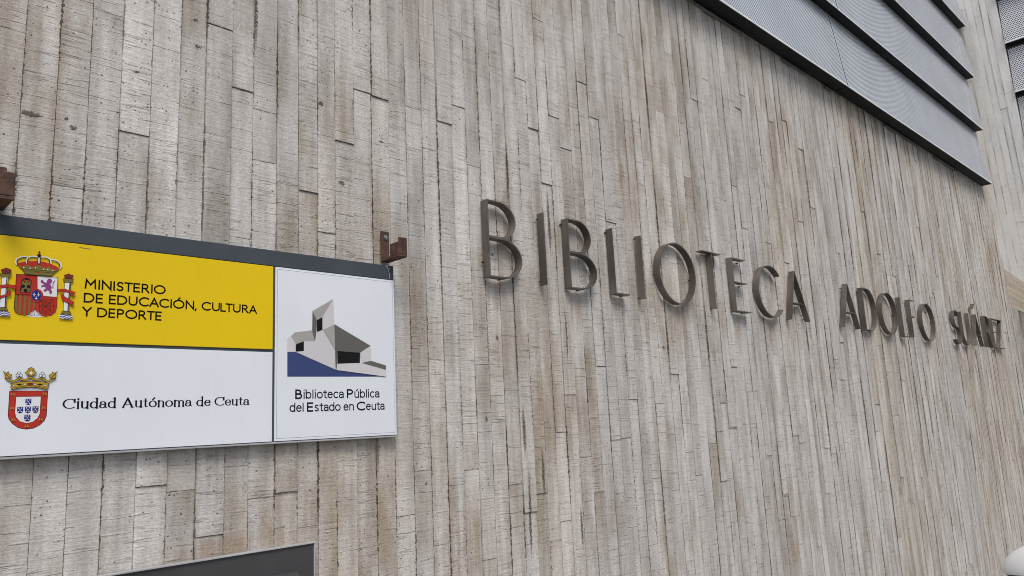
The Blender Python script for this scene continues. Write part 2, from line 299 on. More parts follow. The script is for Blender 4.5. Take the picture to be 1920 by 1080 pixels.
# flat outlines of the printed crests and emblem, metres on the wall: (ink, stroke width or 0, outline)
SPAIN = [
('R',0,[(0.4977,2.1208),(0.5525,2.123),(0.6094,2.1217),(0.6111,2.0283),(0.608,2.0104),(0.5974,1.9992),(0.5835,1.9953),(0.5683,1.9985),(0.5589,2.0071),(0.5528,2.0171),(0.5481,2.0064),(0.5397,1.9982),(0.5263,1.9951),(0.5107,1.997),(0.5013,2.0043),(0.4976,2.0154)]),
('W',0,[(0.5532,2.1219),(0.609,2.1217),(0.6101,2.0596),(0.556,2.0602)]),
('W',0,[(0.5529,2.0159),(0.5341,1.994),(0.5539,1.9913),(0.5755,1.9943)]),
('K',0.00117,[(0.5428,1.9968),(0.5537,1.9952),(0.5644,1.9982)]),
('K',0.00156,[(0.5531,2.0056),(0.5536,1.9964)]),
('G',0,[(0.4985,2.0584),(0.5043,2.0584),(0.5051,2.0023),(0.4984,2.011)]),
('G',0,[(0.5101,2.058),(0.5163,2.058),(0.5155,1.9973),(0.5093,1.9981)]),
('G',0,[(0.5223,2.0581),(0.5282,2.0581),(0.5286,1.9959),(0.5224,1.9955)]),
('G',0,[(0.5342,2.0549),(0.5404,2.0497),(0.5406,2.0001),(0.5359,1.998)]),
('G',0,[(0.5468,2.0398),(0.5529,2.0379),(0.5506,2.0146),(0.5471,2.0075)]),
('K',0,[(0.5124,2.1015),(0.514,2.1075),(0.5226,2.1118),(0.5274,2.1134),(0.5386,2.1064),(0.5392,2.0948),(0.5369,2.0911),(0.5394,2.0679),(0.5102,2.0653),(0.5113,2.0876)]),
('G',0,[(0.5144,2.1006),(0.5192,2.1017),(0.5195,2.0969),(0.5234,2.0973),(0.5229,2.1049),(0.5282,2.1054),(0.5286,2.0978),(0.5332,2.0977),(0.5329,2.1024),(0.5374,2.1021),(0.5361,2.091),(0.5377,2.0696),(0.5117,2.0673),(0.5144,2.074),(0.5131,2.0889)]),
('R',0,[(0.5157,2.106),(0.5218,2.1075),(0.5223,2.0997),(0.5203,2.0995),(0.5191,2.1033),(0.5158,2.103)]),
('R',0,[(0.5293,2.1074),(0.536,2.1062),(0.5358,2.1038),(0.5322,2.1039),(0.5317,2.0999),(0.5297,2.0997)]),
('K',0,[(0.5225,2.0856),(0.5222,2.0834),(0.5213,2.0814),(0.5198,2.08),(0.518,2.0794),(0.5161,2.0797),(0.5145,2.0808),(0.5133,2.0825),(0.5128,2.0847),(0.513,2.0869),(0.514,2.0889),(0.5155,2.0903),(0.5173,2.0909),(0.5192,2.0906),(0.5208,2.0895),(0.522,2.0878)]),
('K',0,[(0.537,2.086),(0.5367,2.0838),(0.5358,2.0818),(0.5342,2.0804),(0.5324,2.0798),(0.5305,2.08),(0.5289,2.0812),(0.5277,2.0829),(0.5272,2.0851),(0.5274,2.0873),(0.5284,2.0893),(0.5299,2.0907),(0.5318,2.0913),(0.5336,2.0911),(0.5353,2.09),(0.5365,2.0882)]),
('K',0,[(0.5302,2.0738),(0.5299,2.0718),(0.5288,2.0701),(0.5271,2.0688),(0.525,2.0682),(0.5229,2.0685),(0.5211,2.0694),(0.5198,2.0709),(0.5193,2.0728),(0.5196,2.0748),(0.5207,2.0765),(0.5224,2.0778),(0.5245,2.0784),(0.5266,2.0782),(0.5284,2.0772),(0.5297,2.0757)]),
('R',0,[(0.4972,2.0642),(0.5556,2.0683),(0.556,2.0609),(0.4976,2.0583)]),
('R',0,[(0.5731,2.061),(0.5721,2.0527),(0.5685,2.0454),(0.5627,2.0403),(0.5556,2.0381),(0.5485,2.0392),(0.5422,2.0433),(0.5379,2.0499),(0.536,2.0579),(0.5369,2.0661),(0.5405,2.0733),(0.5463,2.0785),(0.5533,2.0807),(0.5605,2.0797),(0.5668,2.0756),(0.5713,2.069)]),
('B',0,[(0.5671,2.0607),(0.5665,2.0542),(0.5639,2.0486),(0.5599,2.0446),(0.555,2.0429),(0.5499,2.0438),(0.5455,2.0471),(0.5424,2.0522),(0.5411,2.0585),(0.5417,2.065),(0.5442,2.0706),(0.5482,2.0746),(0.5531,2.0763),(0.5582,2.0755),(0.5626,2.0722),(0.5658,2.067)]),
('W',0.00175,[(0.5477,2.0677),(0.5483,2.0561)]),
('W',0.00156,[(0.5441,2.0609),(0.552,2.0615)]),
('W',0.00175,[(0.5595,2.0687),(0.5602,2.0571)]),
('W',0.00156,[(0.5559,2.0614),(0.5639,2.0621)]),
('W',0.00175,[(0.5538,2.0566),(0.5544,2.0461)]),
('W',0.00156,[(0.5502,2.0505),(0.5581,2.0511)]),
('V',0,[(0.5682,2.1117),(0.5716,2.1038),(0.5788,2.1014),(0.5813,2.1106),(0.5872,2.1155),(0.5939,2.1119),(0.5928,2.1046),(0.5884,2.0995),(0.5935,2.0917),(0.5913,2.0832),(0.5957,2.0765),(0.5938,2.0681),(0.588,2.07),(0.5903,2.0761),(0.583,2.0801),(0.5772,2.0744),(0.5711,2.0767),(0.5787,2.0849),(0.5743,2.0906),(0.5645,2.0874),(0.5672,2.0932),(0.5761,2.096),(0.5699,2.0989),(0.5626,2.1041),(0.5653,2.1095)]),
('V',0.00175,[(0.5907,2.0874),(0.5978,2.0881),(0.5968,2.0955),(0.5979,2.1051),(0.6021,2.1115)]),
('K',0.00097,[(0.5798,2.1095),(0.5861,2.1158),(0.5943,2.1119)]),
('D',0.00097,[(0.5806,2.0494),(0.5821,2.0029)]),
('D',0.00097,[(0.5617,2.0293),(0.6069,2.0303)]),
('D',0.00097,[(0.5626,2.048),(0.602,2.0088)]),
('D',0.00097,[(0.5997,2.0509),(0.5648,2.0087)]),
('D',0.00097,[(0.5626,2.048),(0.5997,2.0509)]),
('D',0.00097,[(0.5997,2.0509),(0.6033,2.0113)]),
('D',0.00097,[(0.5628,2.0457),(0.5643,2.0109)]),
('D',0.00097,[(0.5648,2.0087),(0.5991,2.0051)]),
('D',0.00097,[(0.572,2.0417),(0.5931,2.0422)]),
('D',0.00097,[(0.5931,2.0422),(0.5925,2.0152)]),
('D',0.00097,[(0.572,2.0417),(0.5724,2.015)]),
('D',0.00097,[(0.5724,2.015),(0.5925,2.0152)]),
('K',0.00097,[(0.5525,2.123),(0.5556,2.0777)]),
('K',0.00097,[(0.5741,2.0587),(0.6102,2.0589)]),
('K',0.00097,[(0.4975,2.0588),(0.5362,2.0616)]),
('K',0.00117,[(0.4977,2.1208),(0.5525,2.123),(0.6094,2.1217),(0.6111,2.0283),(0.608,2.0104),(0.5974,1.9992),(0.5835,1.9953),(0.5683,1.9985),(0.5589,2.0071),(0.5528,2.0171),(0.5481,2.0064),(0.5397,1.9982),(0.5263,1.9951),(0.5107,1.997),(0.5013,2.0043),(0.4976,2.0154),(0.4977,2.1208)]),
('R',0,[(0.4973,2.1544),(0.5167,2.1624),(0.5461,2.1682),(0.5702,2.1677),(0.5908,2.162),(0.6087,2.1544),(0.6111,2.1482),(0.5918,2.1444),(0.5552,2.1475),(0.5177,2.1446),(0.5021,2.1463)]),
('G',0,[(0.5,2.1484),(0.5119,2.1451),(0.5251,2.1536),(0.5353,2.147),(0.5431,2.149),(0.5547,2.1569),(0.5651,2.1491),(0.5752,2.149),(0.583,2.1558),(0.5917,2.1449),(0.6019,2.146),(0.6127,2.1501),(0.5974,2.1336),(0.5908,2.1244),(0.5525,2.123),(0.5179,2.1241),(0.5165,2.1321)]),
('D',0.00156,[(0.5165,2.1321),(0.536,2.1353),(0.5579,2.1342),(0.5801,2.1346),(0.5974,2.1341)]),
('D',0.00117,[(0.5103,2.1389),(0.5318,2.1393),(0.5576,2.14),(0.5798,2.1393),(0.6042,2.141)]),
('K',0.00097,[(0.5,2.1484),(0.5165,2.1321),(0.5179,2.1241),(0.5525,2.123),(0.5908,2.1244),(0.5974,2.1336),(0.6127,2.1501)]),
('R',0,[(0.548,2.1331),(0.56,2.1334),(0.5591,2.1301),(0.5478,2.13)]),
('W',0.0035,[(0.4965,2.1496),(0.4928,2.1585),(0.4965,2.1694),(0.5081,2.1766),(0.5227,2.1784)]),
('D',0.00234,[(0.4991,2.1499),(0.4967,2.1589),(0.4998,2.1679),(0.5102,2.1743),(0.5228,2.176)]),
('W',0.00312,[(0.5225,2.1573),(0.5207,2.1676),(0.5248,2.1767),(0.5373,2.1818),(0.5503,2.181)]),
('D',0.00214,[(0.5253,2.1564),(0.5235,2.1667),(0.5275,2.1742),(0.5375,2.179),(0.5505,2.1777)]),
('W',0.00312,[(0.5593,2.1816),(0.5734,2.1833),(0.5842,2.1786),(0.5883,2.1636)]),
('D',0.00214,[(0.5595,2.1788),(0.5725,2.1803),(0.5819,2.176),(0.585,2.1632)]),
('W',0.0035,[(0.588,2.1767),(0.6003,2.177),(0.6127,2.1688),(0.6167,2.1596),(0.6136,2.1516)]),
('D',0.00234,[(0.5882,2.1739),(0.6001,2.174),(0.6101,2.1673),(0.6136,2.1593),(0.6108,2.153)]),
('D',0,[(0.5504,2.1805),(0.5589,2.1816),(0.559,2.1584),(0.5512,2.1575)]),
('W',0,[(0.5525,2.1784),(0.5563,2.1789),(0.5564,2.1611),(0.5531,2.1608)]),
('K',0,[(0.5593,2.1864),(0.559,2.1843),(0.558,2.1825),(0.5563,2.1812),(0.5544,2.1805),(0.5524,2.1807),(0.5506,2.1816),(0.5494,2.1832),(0.5489,2.1851),(0.5492,2.1871),(0.5502,2.1889),(0.5518,2.1903),(0.5538,2.1909),(0.5558,2.1908),(0.5576,2.1898),(0.5588,2.1883)]),
('K',0.00175,[(0.5539,2.2009),(0.5545,2.1893)]),
('K',0.00175,[(0.5491,2.1953),(0.5589,2.1965)]),
('W',0,[(0.5174,2.1434),(0.5173,2.1426),(0.5169,2.1418),(0.5163,2.1413),(0.5156,2.1411),(0.5149,2.1412),(0.5142,2.1415),(0.5137,2.1422),(0.5135,2.1429),(0.5136,2.1438),(0.514,2.1445),(0.5146,2.145),(0.5154,2.1452),(0.5161,2.1452),(0.5168,2.1448),(0.5172,2.1442)]),
('W',0,[(0.5346,2.1429),(0.5345,2.1421),(0.5341,2.1414),(0.5335,2.1409),(0.5327,2.1406),(0.532,2.1407),(0.5313,2.1411),(0.5308,2.1417),(0.5306,2.1425),(0.5307,2.1433),(0.5311,2.144),(0.5317,2.1446),(0.5325,2.1448),(0.5332,2.1447),(0.5339,2.1443),(0.5344,2.1437)]),
('W',0,[(0.5483,2.1458),(0.5482,2.145),(0.5478,2.1443),(0.5472,2.1438),(0.5464,2.1435),(0.5457,2.1436),(0.545,2.144),(0.5445,2.1446),(0.5443,2.1454),(0.5444,2.1462),(0.5448,2.147),(0.5454,2.1475),(0.5462,2.1477),(0.547,2.1476),(0.5476,2.1473),(0.5481,2.1466)]),
('W',0,[(0.5705,2.1438),(0.5704,2.143),(0.57,2.1422),(0.5693,2.1417),(0.5686,2.1414),(0.5678,2.1415),(0.5671,2.1419),(0.5666,2.1426),(0.5665,2.1433),(0.5666,2.1442),(0.567,2.1449),(0.5676,2.1454),(0.5683,2.1457),(0.5691,2.1456),(0.5698,2.1452),(0.5703,2.1446)]),
('W',0,[(0.5816,2.1438),(0.5815,2.143),(0.5811,2.1422),(0.5805,2.1417),(0.5797,2.1415),(0.5789,2.1415),(0.5782,2.1419),(0.5778,2.1426),(0.5776,2.1434),(0.5777,2.1442),(0.5781,2.1449),(0.5787,2.1455),(0.5795,2.1457),(0.5802,2.1456),(0.5809,2.1452),(0.5814,2.1446)]),
('W',0,[(0.5955,2.1425),(0.5954,2.1416),(0.595,2.1409),(0.5944,2.1404),(0.5936,2.1401),(0.5928,2.1402),(0.5922,2.1406),(0.5917,2.1412),(0.5915,2.142),(0.5916,2.1429),(0.592,2.1436),(0.5926,2.1441),(0.5934,2.1444),(0.5942,2.1443),(0.5949,2.1439),(0.5953,2.1433)]),
('W',0,[(0.6288,2.1069),(0.6455,2.1073),(0.6442,2.0164),(0.6292,2.0166)]),
('K',0.00097,[(0.6288,2.1069),(0.6455,2.1073),(0.6442,2.0164),(0.6292,2.0166),(0.6288,2.1069)]),
('D',0.00273,[(0.6434,2.1066),(0.642,2.0175)]),
('G',0,[(0.625,2.1197),(0.6523,2.1195),(0.6515,2.1127),(0.6455,2.1078),(0.6287,2.1074),(0.6243,2.1136)]),
('K',0.00097,[(0.625,2.1197),(0.6523,2.1195),(0.6515,2.1127),(0.6455,2.1078),(0.6287,2.1074),(0.6243,2.1136),(0.625,2.1197)]),
('M',0,[(0.6255,2.1305),(0.6337,2.1338),(0.6377,2.1366),(0.6442,2.1337),(0.6523,2.1321),(0.648,2.1208),(0.6302,2.1202)]),
('K',0.00097,[(0.6255,2.1305),(0.6337,2.1338),(0.6377,2.1366),(0.6442,2.1337),(0.6523,2.1321),(0.648,2.1208),(0.6302,2.1202),(0.6255,2.1305)]),
('G',0,[(0.6272,2.0153),(0.648,2.0155),(0.6526,2.0063),(0.6235,2.0068)]),
('K',0.00097,[(0.6272,2.0153),(0.648,2.0155),(0.6526,2.0063),(0.6235,2.0068),(0.6272,2.0153)]),
('W',0,[(0.6195,2.0053),(0.6552,2.0041),(0.6555,1.9906),(0.6188,1.9907)]),
('B',0.00253,[(0.6202,2.003),(0.6288,2.0048),(0.6382,2.0018),(0.6465,2.0035),(0.6554,2.001)]),
('B',0.00253,[(0.6199,1.9971),(0.6291,1.9994),(0.6385,1.9964),(0.6467,1.9981),(0.6552,1.9958)]),
('B',0.00253,[(0.6196,1.9917),(0.6293,1.9942),(0.6388,1.991),(0.647,1.9929),(0.6554,1.9911)]),
('W',0,[(0.4614,2.1068),(0.4765,2.1083),(0.4763,2.0162),(0.4604,2.015)]),
('K',0.00097,[(0.4614,2.1068),(0.4765,2.1083),(0.4763,2.0162),(0.4604,2.015),(0.4614,2.1068)]),
('D',0.00273,[(0.4737,2.1069),(0.4742,2.016)]),
('G',0,[(0.456,2.1176),(0.4834,2.1193),(0.4828,2.1135),(0.4774,2.1084),(0.4595,2.1077),(0.456,2.1119)]),
('K',0.00097,[(0.456,2.1176),(0.4834,2.1193),(0.4828,2.1135),(0.4774,2.1084),(0.4595,2.1077),(0.456,2.1119),(0.456,2.1176)]),
('M',0,[(0.4563,2.1291),(0.4645,2.1339),(0.4709,2.1369),(0.4778,2.1344),(0.4841,2.1314),(0.4814,2.121),(0.4616,2.1194)]),
('K',0.00097,[(0.4563,2.1291),(0.4645,2.1339),(0.4709,2.1369),(0.4778,2.1344),(0.4841,2.1314),(0.4814,2.121),(0.4616,2.1194),(0.4563,2.1291)]),
('G',0,[(0.4582,2.0144),(0.4773,2.0151),(0.4825,2.0065),(0.4545,2.0056)]),
('K',0.00097,[(0.4582,2.0144),(0.4773,2.0151),(0.4825,2.0065),(0.4545,2.0056),(0.4582,2.0144)]),
('W',0,[(0.4536,2.0045),(0.4867,2.0029),(0.4872,1.9894),(0.4536,1.9895)]),
('B',0.00253,[(0.4538,2.0022),(0.463,2.004),(0.4716,2.0012),(0.479,2.0028),(0.4869,2.0006)]),
('B',0.00253,[(0.4541,1.9967),(0.4633,1.9988),(0.4719,1.9956),(0.4793,1.9972),(0.4872,1.9955)]),
('B',0.00253,[(0.4544,1.9911),(0.4636,1.9933),(0.4722,1.9904),(0.4796,1.992),(0.4871,1.9903)]),
('R',0,[(0.6103,2.0837),(0.6298,2.0862),(0.6596,2.0785),(0.656,2.065),(0.6466,2.0642),(0.6473,2.0715),(0.6513,2.0742),(0.6303,2.0777),(0.6107,2.0755)]),
('K',0.00097,[(0.6103,2.0837),(0.6298,2.0862),(0.6596,2.0785),(0.656,2.065),(0.6466,2.0642),(0.6473,2.0715),(0.6513,2.0742),(0.6303,2.0777),(0.6107,2.0755),(0.6103,2.0837)]),
('R',0,[(0.6208,2.0597),(0.621,2.0645),(0.6241,2.0683),(0.6294,2.0623),(0.658,2.046),(0.6552,2.0375),(0.6518,2.0308),(0.6499,2.039),(0.634,2.0442),(0.6232,2.0528)]),
('K',0.00097,[(0.6208,2.0597),(0.621,2.0645),(0.6241,2.0683),(0.6294,2.0623),(0.658,2.046),(0.6552,2.0375),(0.6518,2.0308),(0.6499,2.039),(0.634,2.0442),(0.6232,2.0528),(0.6208,2.0597)]),
('R',0,[(0.4979,2.0852),(0.4749,2.0864),(0.4564,2.0813),(0.4457,2.0735),(0.448,2.0663),(0.4587,2.0736),(0.4755,2.0774),(0.4976,2.0737)]),
('K',0.00097,[(0.4979,2.0852),(0.4749,2.0864),(0.4564,2.0813),(0.4457,2.0735),(0.448,2.0663),(0.4587,2.0736),(0.4755,2.0774),(0.4976,2.0737),(0.4979,2.0852)]),
('R',0,[(0.4832,2.0685),(0.4874,2.0625),(0.4848,2.0549),(0.4606,2.0421),(0.4499,2.0356),(0.4489,2.0452),(0.4712,2.0542),(0.4784,2.0594),(0.4771,2.0661)]),
('K',0.00097,[(0.4832,2.0685),(0.4874,2.0625),(0.4848,2.0549),(0.4606,2.0421),(0.4499,2.0356),(0.4489,2.0452),(0.4712,2.0542),(0.4784,2.0594),(0.4771,2.0661),(0.4832,2.0685)])]
CEUTA = [
('R',0,[(0.5019,1.7669),(0.6009,1.7664),(0.601,1.6906),(0.5963,1.6772),(0.5851,1.6642),(0.5688,1.6552),(0.5498,1.6531),(0.5307,1.6577),(0.5145,1.6705),(0.5049,1.6839),(0.502,1.6971)]),
('W',0,[(0.5191,1.7497),(0.5838,1.7499),(0.5836,1.6988),(0.5789,1.6854),(0.5661,1.6734),(0.5497,1.6702),(0.5329,1.6764),(0.5224,1.689),(0.5187,1.7023)]),
('K',0.0015,[(0.5019,1.7669),(0.6009,1.7664),(0.601,1.6906),(0.5963,1.6772),(0.5851,1.6642),(0.5688,1.6552),(0.5498,1.6531),(0.5307,1.6577),(0.5145,1.6705),(0.5049,1.6839),(0.502,1.6971),(0.5019,1.7669)]),
('K',0.001,[(0.5191,1.7497),(0.5838,1.7499),(0.5836,1.6988),(0.5789,1.6854),(0.5661,1.6734),(0.5497,1.6702),(0.5329,1.6764),(0.5224,1.689),(0.5187,1.7023),(0.5191,1.7497)]),
('B',0,[(0.5437,1.7433),(0.559,1.7435),(0.5592,1.731),(0.5567,1.7258),(0.5514,1.724),(0.546,1.7264),(0.5437,1.7318)]),
('W',0,[(0.5496,1.7394),(0.5495,1.7387),(0.5492,1.7381),(0.5486,1.7378),(0.548,1.7377),(0.5474,1.7378),(0.5468,1.7382),(0.5464,1.7387),(0.5463,1.7394),(0.5463,1.7401),(0.5467,1.7406),(0.5472,1.741),(0.5478,1.7411),(0.5485,1.741),(0.549,1.7406),(0.5494,1.74)]),
('W',0,[(0.5566,1.7396),(0.5565,1.739),(0.5561,1.7384),(0.5556,1.7381),(0.555,1.7379),(0.5543,1.7381),(0.5538,1.7385),(0.5534,1.739),(0.5532,1.7397),(0.5533,1.7404),(0.5536,1.7409),(0.5542,1.7413),(0.5548,1.7414),(0.5554,1.7413),(0.556,1.7409),(0.5564,1.7403)]),
('W',0,[(0.5529,1.7343),(0.5528,1.7337),(0.5524,1.7331),(0.5519,1.7327),(0.5513,1.7326),(0.5506,1.7328),(0.5501,1.7332),(0.5497,1.7337),(0.5495,1.7344),(0.5496,1.735),(0.5499,1.7356),(0.5505,1.736),(0.5511,1.7361),(0.5517,1.7359),(0.5523,1.7356),(0.5527,1.735)]),
('W',0,[(0.5495,1.7292),(0.5494,1.7286),(0.5491,1.728),(0.5486,1.7276),(0.5479,1.7275),(0.5473,1.7277),(0.5467,1.728),(0.5463,1.7286),(0.5462,1.7293),(0.5463,1.7299),(0.5466,1.7305),(0.5471,1.7308),(0.5477,1.731),(0.5484,1.7308),(0.5489,1.7304),(0.5493,1.7299)]),
('W',0,[(0.5563,1.7295),(0.5562,1.7288),(0.5559,1.7283),(0.5554,1.7279),(0.5547,1.7278),(0.5541,1.7279),(0.5535,1.7283),(0.5531,1.7289),(0.553,1.7295),(0.5531,1.7302),(0.5534,1.7307),(0.5539,1.7311),(0.5545,1.7312),(0.5552,1.7311),(0.5557,1.7307),(0.5561,1.7301)]),
('B',0,[(0.524,1.7194),(0.5391,1.7195),(0.5393,1.7071),(0.5368,1.702),(0.5317,1.7003),(0.5263,1.7027),(0.524,1.708)]),
('W',0,[(0.5298,1.7155),(0.5297,1.7148),(0.5294,1.7143),(0.5289,1.7139),(0.5283,1.7138),(0.5276,1.714),(0.5271,1.7143),(0.5267,1.7149),(0.5265,1.7156),(0.5266,1.7162),(0.5269,1.7168),(0.5274,1.7171),(0.5281,1.7172),(0.5287,1.7171),(0.5293,1.7167),(0.5296,1.7161)]),
('W',0,[(0.5367,1.7157),(0.5366,1.7151),(0.5363,1.7145),(0.5358,1.7142),(0.5351,1.714),(0.5345,1.7142),(0.534,1.7146),(0.5336,1.7151),(0.5334,1.7158),(0.5335,1.7164),(0.5338,1.717),(0.5343,1.7174),(0.5349,1.7175),(0.5356,1.7173),(0.5361,1.7169),(0.5365,1.7164)]),
('W',0,[(0.533,1.7105),(0.533,1.7098),(0.5326,1.7093),(0.5321,1.7089),(0.5315,1.7088),(0.5309,1.709),(0.5303,1.7093),(0.5299,1.7099),(0.5298,1.7106),(0.5299,1.7112),(0.5302,1.7118),(0.5307,1.7121),(0.5313,1.7122),(0.5319,1.7121),(0.5325,1.7117),(0.5329,1.7111)]),
('W',0,[(0.5297,1.7054),(0.5296,1.7048),(0.5293,1.7042),(0.5288,1.7039),(0.5282,1.7038),(0.5276,1.7039),(0.527,1.7043),(0.5266,1.7049),(0.5265,1.7055),(0.5265,1.7062),(0.5269,1.7067),(0.5274,1.7071),(0.528,1.7072),(0.5286,1.707),(0.5292,1.7067),(0.5296,1.7061)]),
('W',0,[(0.5365,1.7057),(0.5364,1.705),(0.536,1.7045),(0.5355,1.7041),(0.5349,1.704),(0.5343,1.7041),(0.5337,1.7045),(0.5333,1.7051),(0.5332,1.7057),(0.5332,1.7064),(0.5336,1.7069),(0.5341,1.7073),(0.5347,1.7074),(0.5353,1.7073),(0.5359,1.7069),(0.5363,1.7063)]),
('B',0,[(0.5436,1.7198),(0.5588,1.7199),(0.559,1.7074),(0.5565,1.7023),(0.5513,1.7005),(0.5458,1.703),(0.5436,1.7083)]),
('W',0,[(0.5494,1.7158),(0.5493,1.7152),(0.549,1.7146),(0.5485,1.7143),(0.5479,1.7142),(0.5472,1.7143),(0.5467,1.7147),(0.5463,1.7152),(0.5461,1.7159),(0.5462,1.7166),(0.5465,1.7171),(0.547,1.7175),(0.5477,1.7176),(0.5483,1.7174),(0.5489,1.7171),(0.5493,1.7165)]),
('W',0,[(0.5564,1.7161),(0.5563,1.7154),(0.556,1.7149),(0.5555,1.7145),(0.5548,1.7144),(0.5542,1.7145),(0.5536,1.7149),(0.5532,1.7155),(0.5531,1.7161),(0.5531,1.7168),(0.5535,1.7174),(0.554,1.7177),(0.5546,1.7178),(0.5553,1.7177),(0.5558,1.7173),(0.5562,1.7167)]),
('W',0,[(0.5527,1.7108),(0.5526,1.7101),(0.5523,1.7096),(0.5518,1.7092),(0.5511,1.7091),(0.5505,1.7093),(0.5499,1.7096),(0.5495,1.7102),(0.5494,1.7109),(0.5495,1.7115),(0.5498,1.7121),(0.5503,1.7124),(0.5509,1.7126),(0.5516,1.7124),(0.5521,1.712),(0.5525,1.7115)]),
('W',0,[(0.5493,1.7057),(0.5492,1.7051),(0.5489,1.7045),(0.5484,1.7042),(0.5478,1.7041),(0.5471,1.7042),(0.5466,1.7046),(0.5462,1.7051),(0.546,1.7058),(0.5461,1.7065),(0.5464,1.707),(0.5469,1.7074),(0.5476,1.7075),(0.5482,1.7073),(0.5488,1.707),(0.5492,1.7064)]),
('W',0,[(0.5561,1.7059),(0.556,1.7053),(0.5557,1.7047),(0.5552,1.7044),(0.5546,1.7043),(0.5539,1.7044),(0.5534,1.7048),(0.553,1.7054),(0.5528,1.706),(0.5529,1.7067),(0.5532,1.7072),(0.5537,1.7076),(0.5544,1.7077),(0.555,1.7076),(0.5556,1.7072),(0.556,1.7066)]),
('B',0,[(0.563,1.72),(0.5785,1.72),(0.5787,1.7075),(0.5761,1.7024),(0.5708,1.7006),(0.5653,1.703),(0.563,1.7085)]),
('W',0,[(0.5689,1.716),(0.5689,1.7153),(0.5685,1.7148),(0.568,1.7144),(0.5674,1.7143),(0.5667,1.7145),(0.5661,1.7148),(0.5658,1.7154),(0.5656,1.7161),(0.5657,1.7167),(0.566,1.7173),(0.5665,1.7177),(0.5672,1.7178),(0.5678,1.7176),(0.5684,1.7172),(0.5688,1.7167)]),
('W',0,[(0.576,1.7162),(0.5759,1.7156),(0.5756,1.715),(0.575,1.7147),(0.5744,1.7145),(0.5738,1.7147),(0.5732,1.7151),(0.5728,1.7156),(0.5726,1.7163),(0.5727,1.717),(0.5731,1.7175),(0.5736,1.7179),(0.5742,1.718),(0.5749,1.7179),(0.5754,1.7175),(0.5758,1.7169)]),
('W',0,[(0.5723,1.7109),(0.5722,1.7103),(0.5718,1.7097),(0.5713,1.7094),(0.5707,1.7092),(0.57,1.7094),(0.5694,1.7098),(0.5691,1.7104),(0.5689,1.711),(0.569,1.7117),(0.5693,1.7122),(0.5698,1.7126),(0.5705,1.7127),(0.5711,1.7126),(0.5717,1.7122),(0.5721,1.7116)]),
('W',0,[(0.5688,1.7058),(0.5687,1.7052),(0.5684,1.7046),(0.5679,1.7043),(0.5673,1.7042),(0.5666,1.7043),(0.566,1.7047),(0.5656,1.7053),(0.5655,1.7059),(0.5656,1.7066),(0.5659,1.7071),(0.5664,1.7075),(0.5671,1.7076),(0.5677,1.7075),(0.5683,1.7071),(0.5687,1.7065)]),
('W',0,[(0.5757,1.7061),(0.5756,1.7054),(0.5753,1.7048),(0.5748,1.7045),(0.5741,1.7044),(0.5735,1.7045),(0.5729,1.7049),(0.5725,1.7055),(0.5724,1.7061),(0.5724,1.7068),(0.5728,1.7074),(0.5733,1.7077),(0.5739,1.7078),(0.5746,1.7077),(0.5752,1.7073),(0.5756,1.7067)]),
('B',0,[(0.5433,1.6956),(0.5585,1.6956),(0.5587,1.6832),(0.5562,1.6781),(0.551,1.6764),(0.5456,1.6788),(0.5433,1.6842)]),
('W',0,[(0.5491,1.6916),(0.549,1.691),(0.5487,1.6904),(0.5482,1.6901),(0.5476,1.69),(0.5469,1.6901),(0.5464,1.6905),(0.546,1.6911),(0.5458,1.6917),(0.5459,1.6924),(0.5462,1.6929),(0.5468,1.6933),(0.5474,1.6934),(0.548,1.6933),(0.5486,1.6929),(0.549,1.6923)]),
('W',0,[(0.5561,1.6918),(0.556,1.6912),(0.5557,1.6906),(0.5552,1.6903),(0.5545,1.6902),(0.5539,1.6903),(0.5533,1.6907),(0.5529,1.6913),(0.5528,1.6919),(0.5529,1.6926),(0.5532,1.6931),(0.5537,1.6935),(0.5543,1.6936),(0.555,1.6934),(0.5555,1.6931),(0.5559,1.6925)]),
('W',0,[(0.5524,1.6866),(0.5523,1.686),(0.552,1.6854),(0.5515,1.6851),(0.5508,1.6849),(0.5502,1.6851),(0.5496,1.6855),(0.5492,1.686),(0.5491,1.6867),(0.5492,1.6874),(0.5495,1.6879),(0.55,1.6883),(0.5506,1.6884),(0.5513,1.6882),(0.5518,1.6878),(0.5522,1.6873)]),
('W',0,[(0.549,1.6816),(0.549,1.6809),(0.5486,1.6804),(0.5481,1.68),(0.5475,1.6799),(0.5468,1.6801),(0.5463,1.6805),(0.5459,1.681),(0.5457,1.6817),(0.5458,1.6823),(0.5462,1.6829),(0.5467,1.6832),(0.5473,1.6833),(0.5479,1.6832),(0.5485,1.6828),(0.5489,1.6822)]),
('W',0,[(0.5558,1.6817),(0.5557,1.6811),(0.5554,1.6805),(0.5549,1.6802),(0.5543,1.6801),(0.5536,1.6802),(0.5531,1.6806),(0.5527,1.6812),(0.5525,1.6819),(0.5526,1.6825),(0.5529,1.683),(0.5534,1.6834),(0.5541,1.6835),(0.5547,1.6834),(0.5553,1.683),(0.5557,1.6824)]),
('Y',0.00183,[(0.5049,1.7536),(0.5083,1.757),(0.5056,1.7608)]),
('Y',0.00183,[(0.5153,1.7535),(0.5112,1.7569),(0.5138,1.7607)]),
('Y',0.00183,[(0.508,1.7562),(0.5119,1.7562)]),
('D',0.00116,[(0.5092,1.7604),(0.5101,1.7532)]),
('Y',0.00183,[(0.5875,1.7538),(0.5911,1.7573),(0.5883,1.7612)]),
('Y',0.00183,[(0.5985,1.7537),(0.5942,1.7572),(0.5969,1.7611)]),
('Y',0.00183,[(0.5908,1.7565),(0.5949,1.7564)]),
('D',0.00116,[(0.5921,1.7607),(0.593,1.7533)]),
('Y',0.00183,[(0.5052,1.7128),(0.5086,1.7161),(0.5059,1.7199)]),
('Y',0.00183,[(0.5156,1.7126),(0.5115,1.7161),(0.514,1.7198)]),
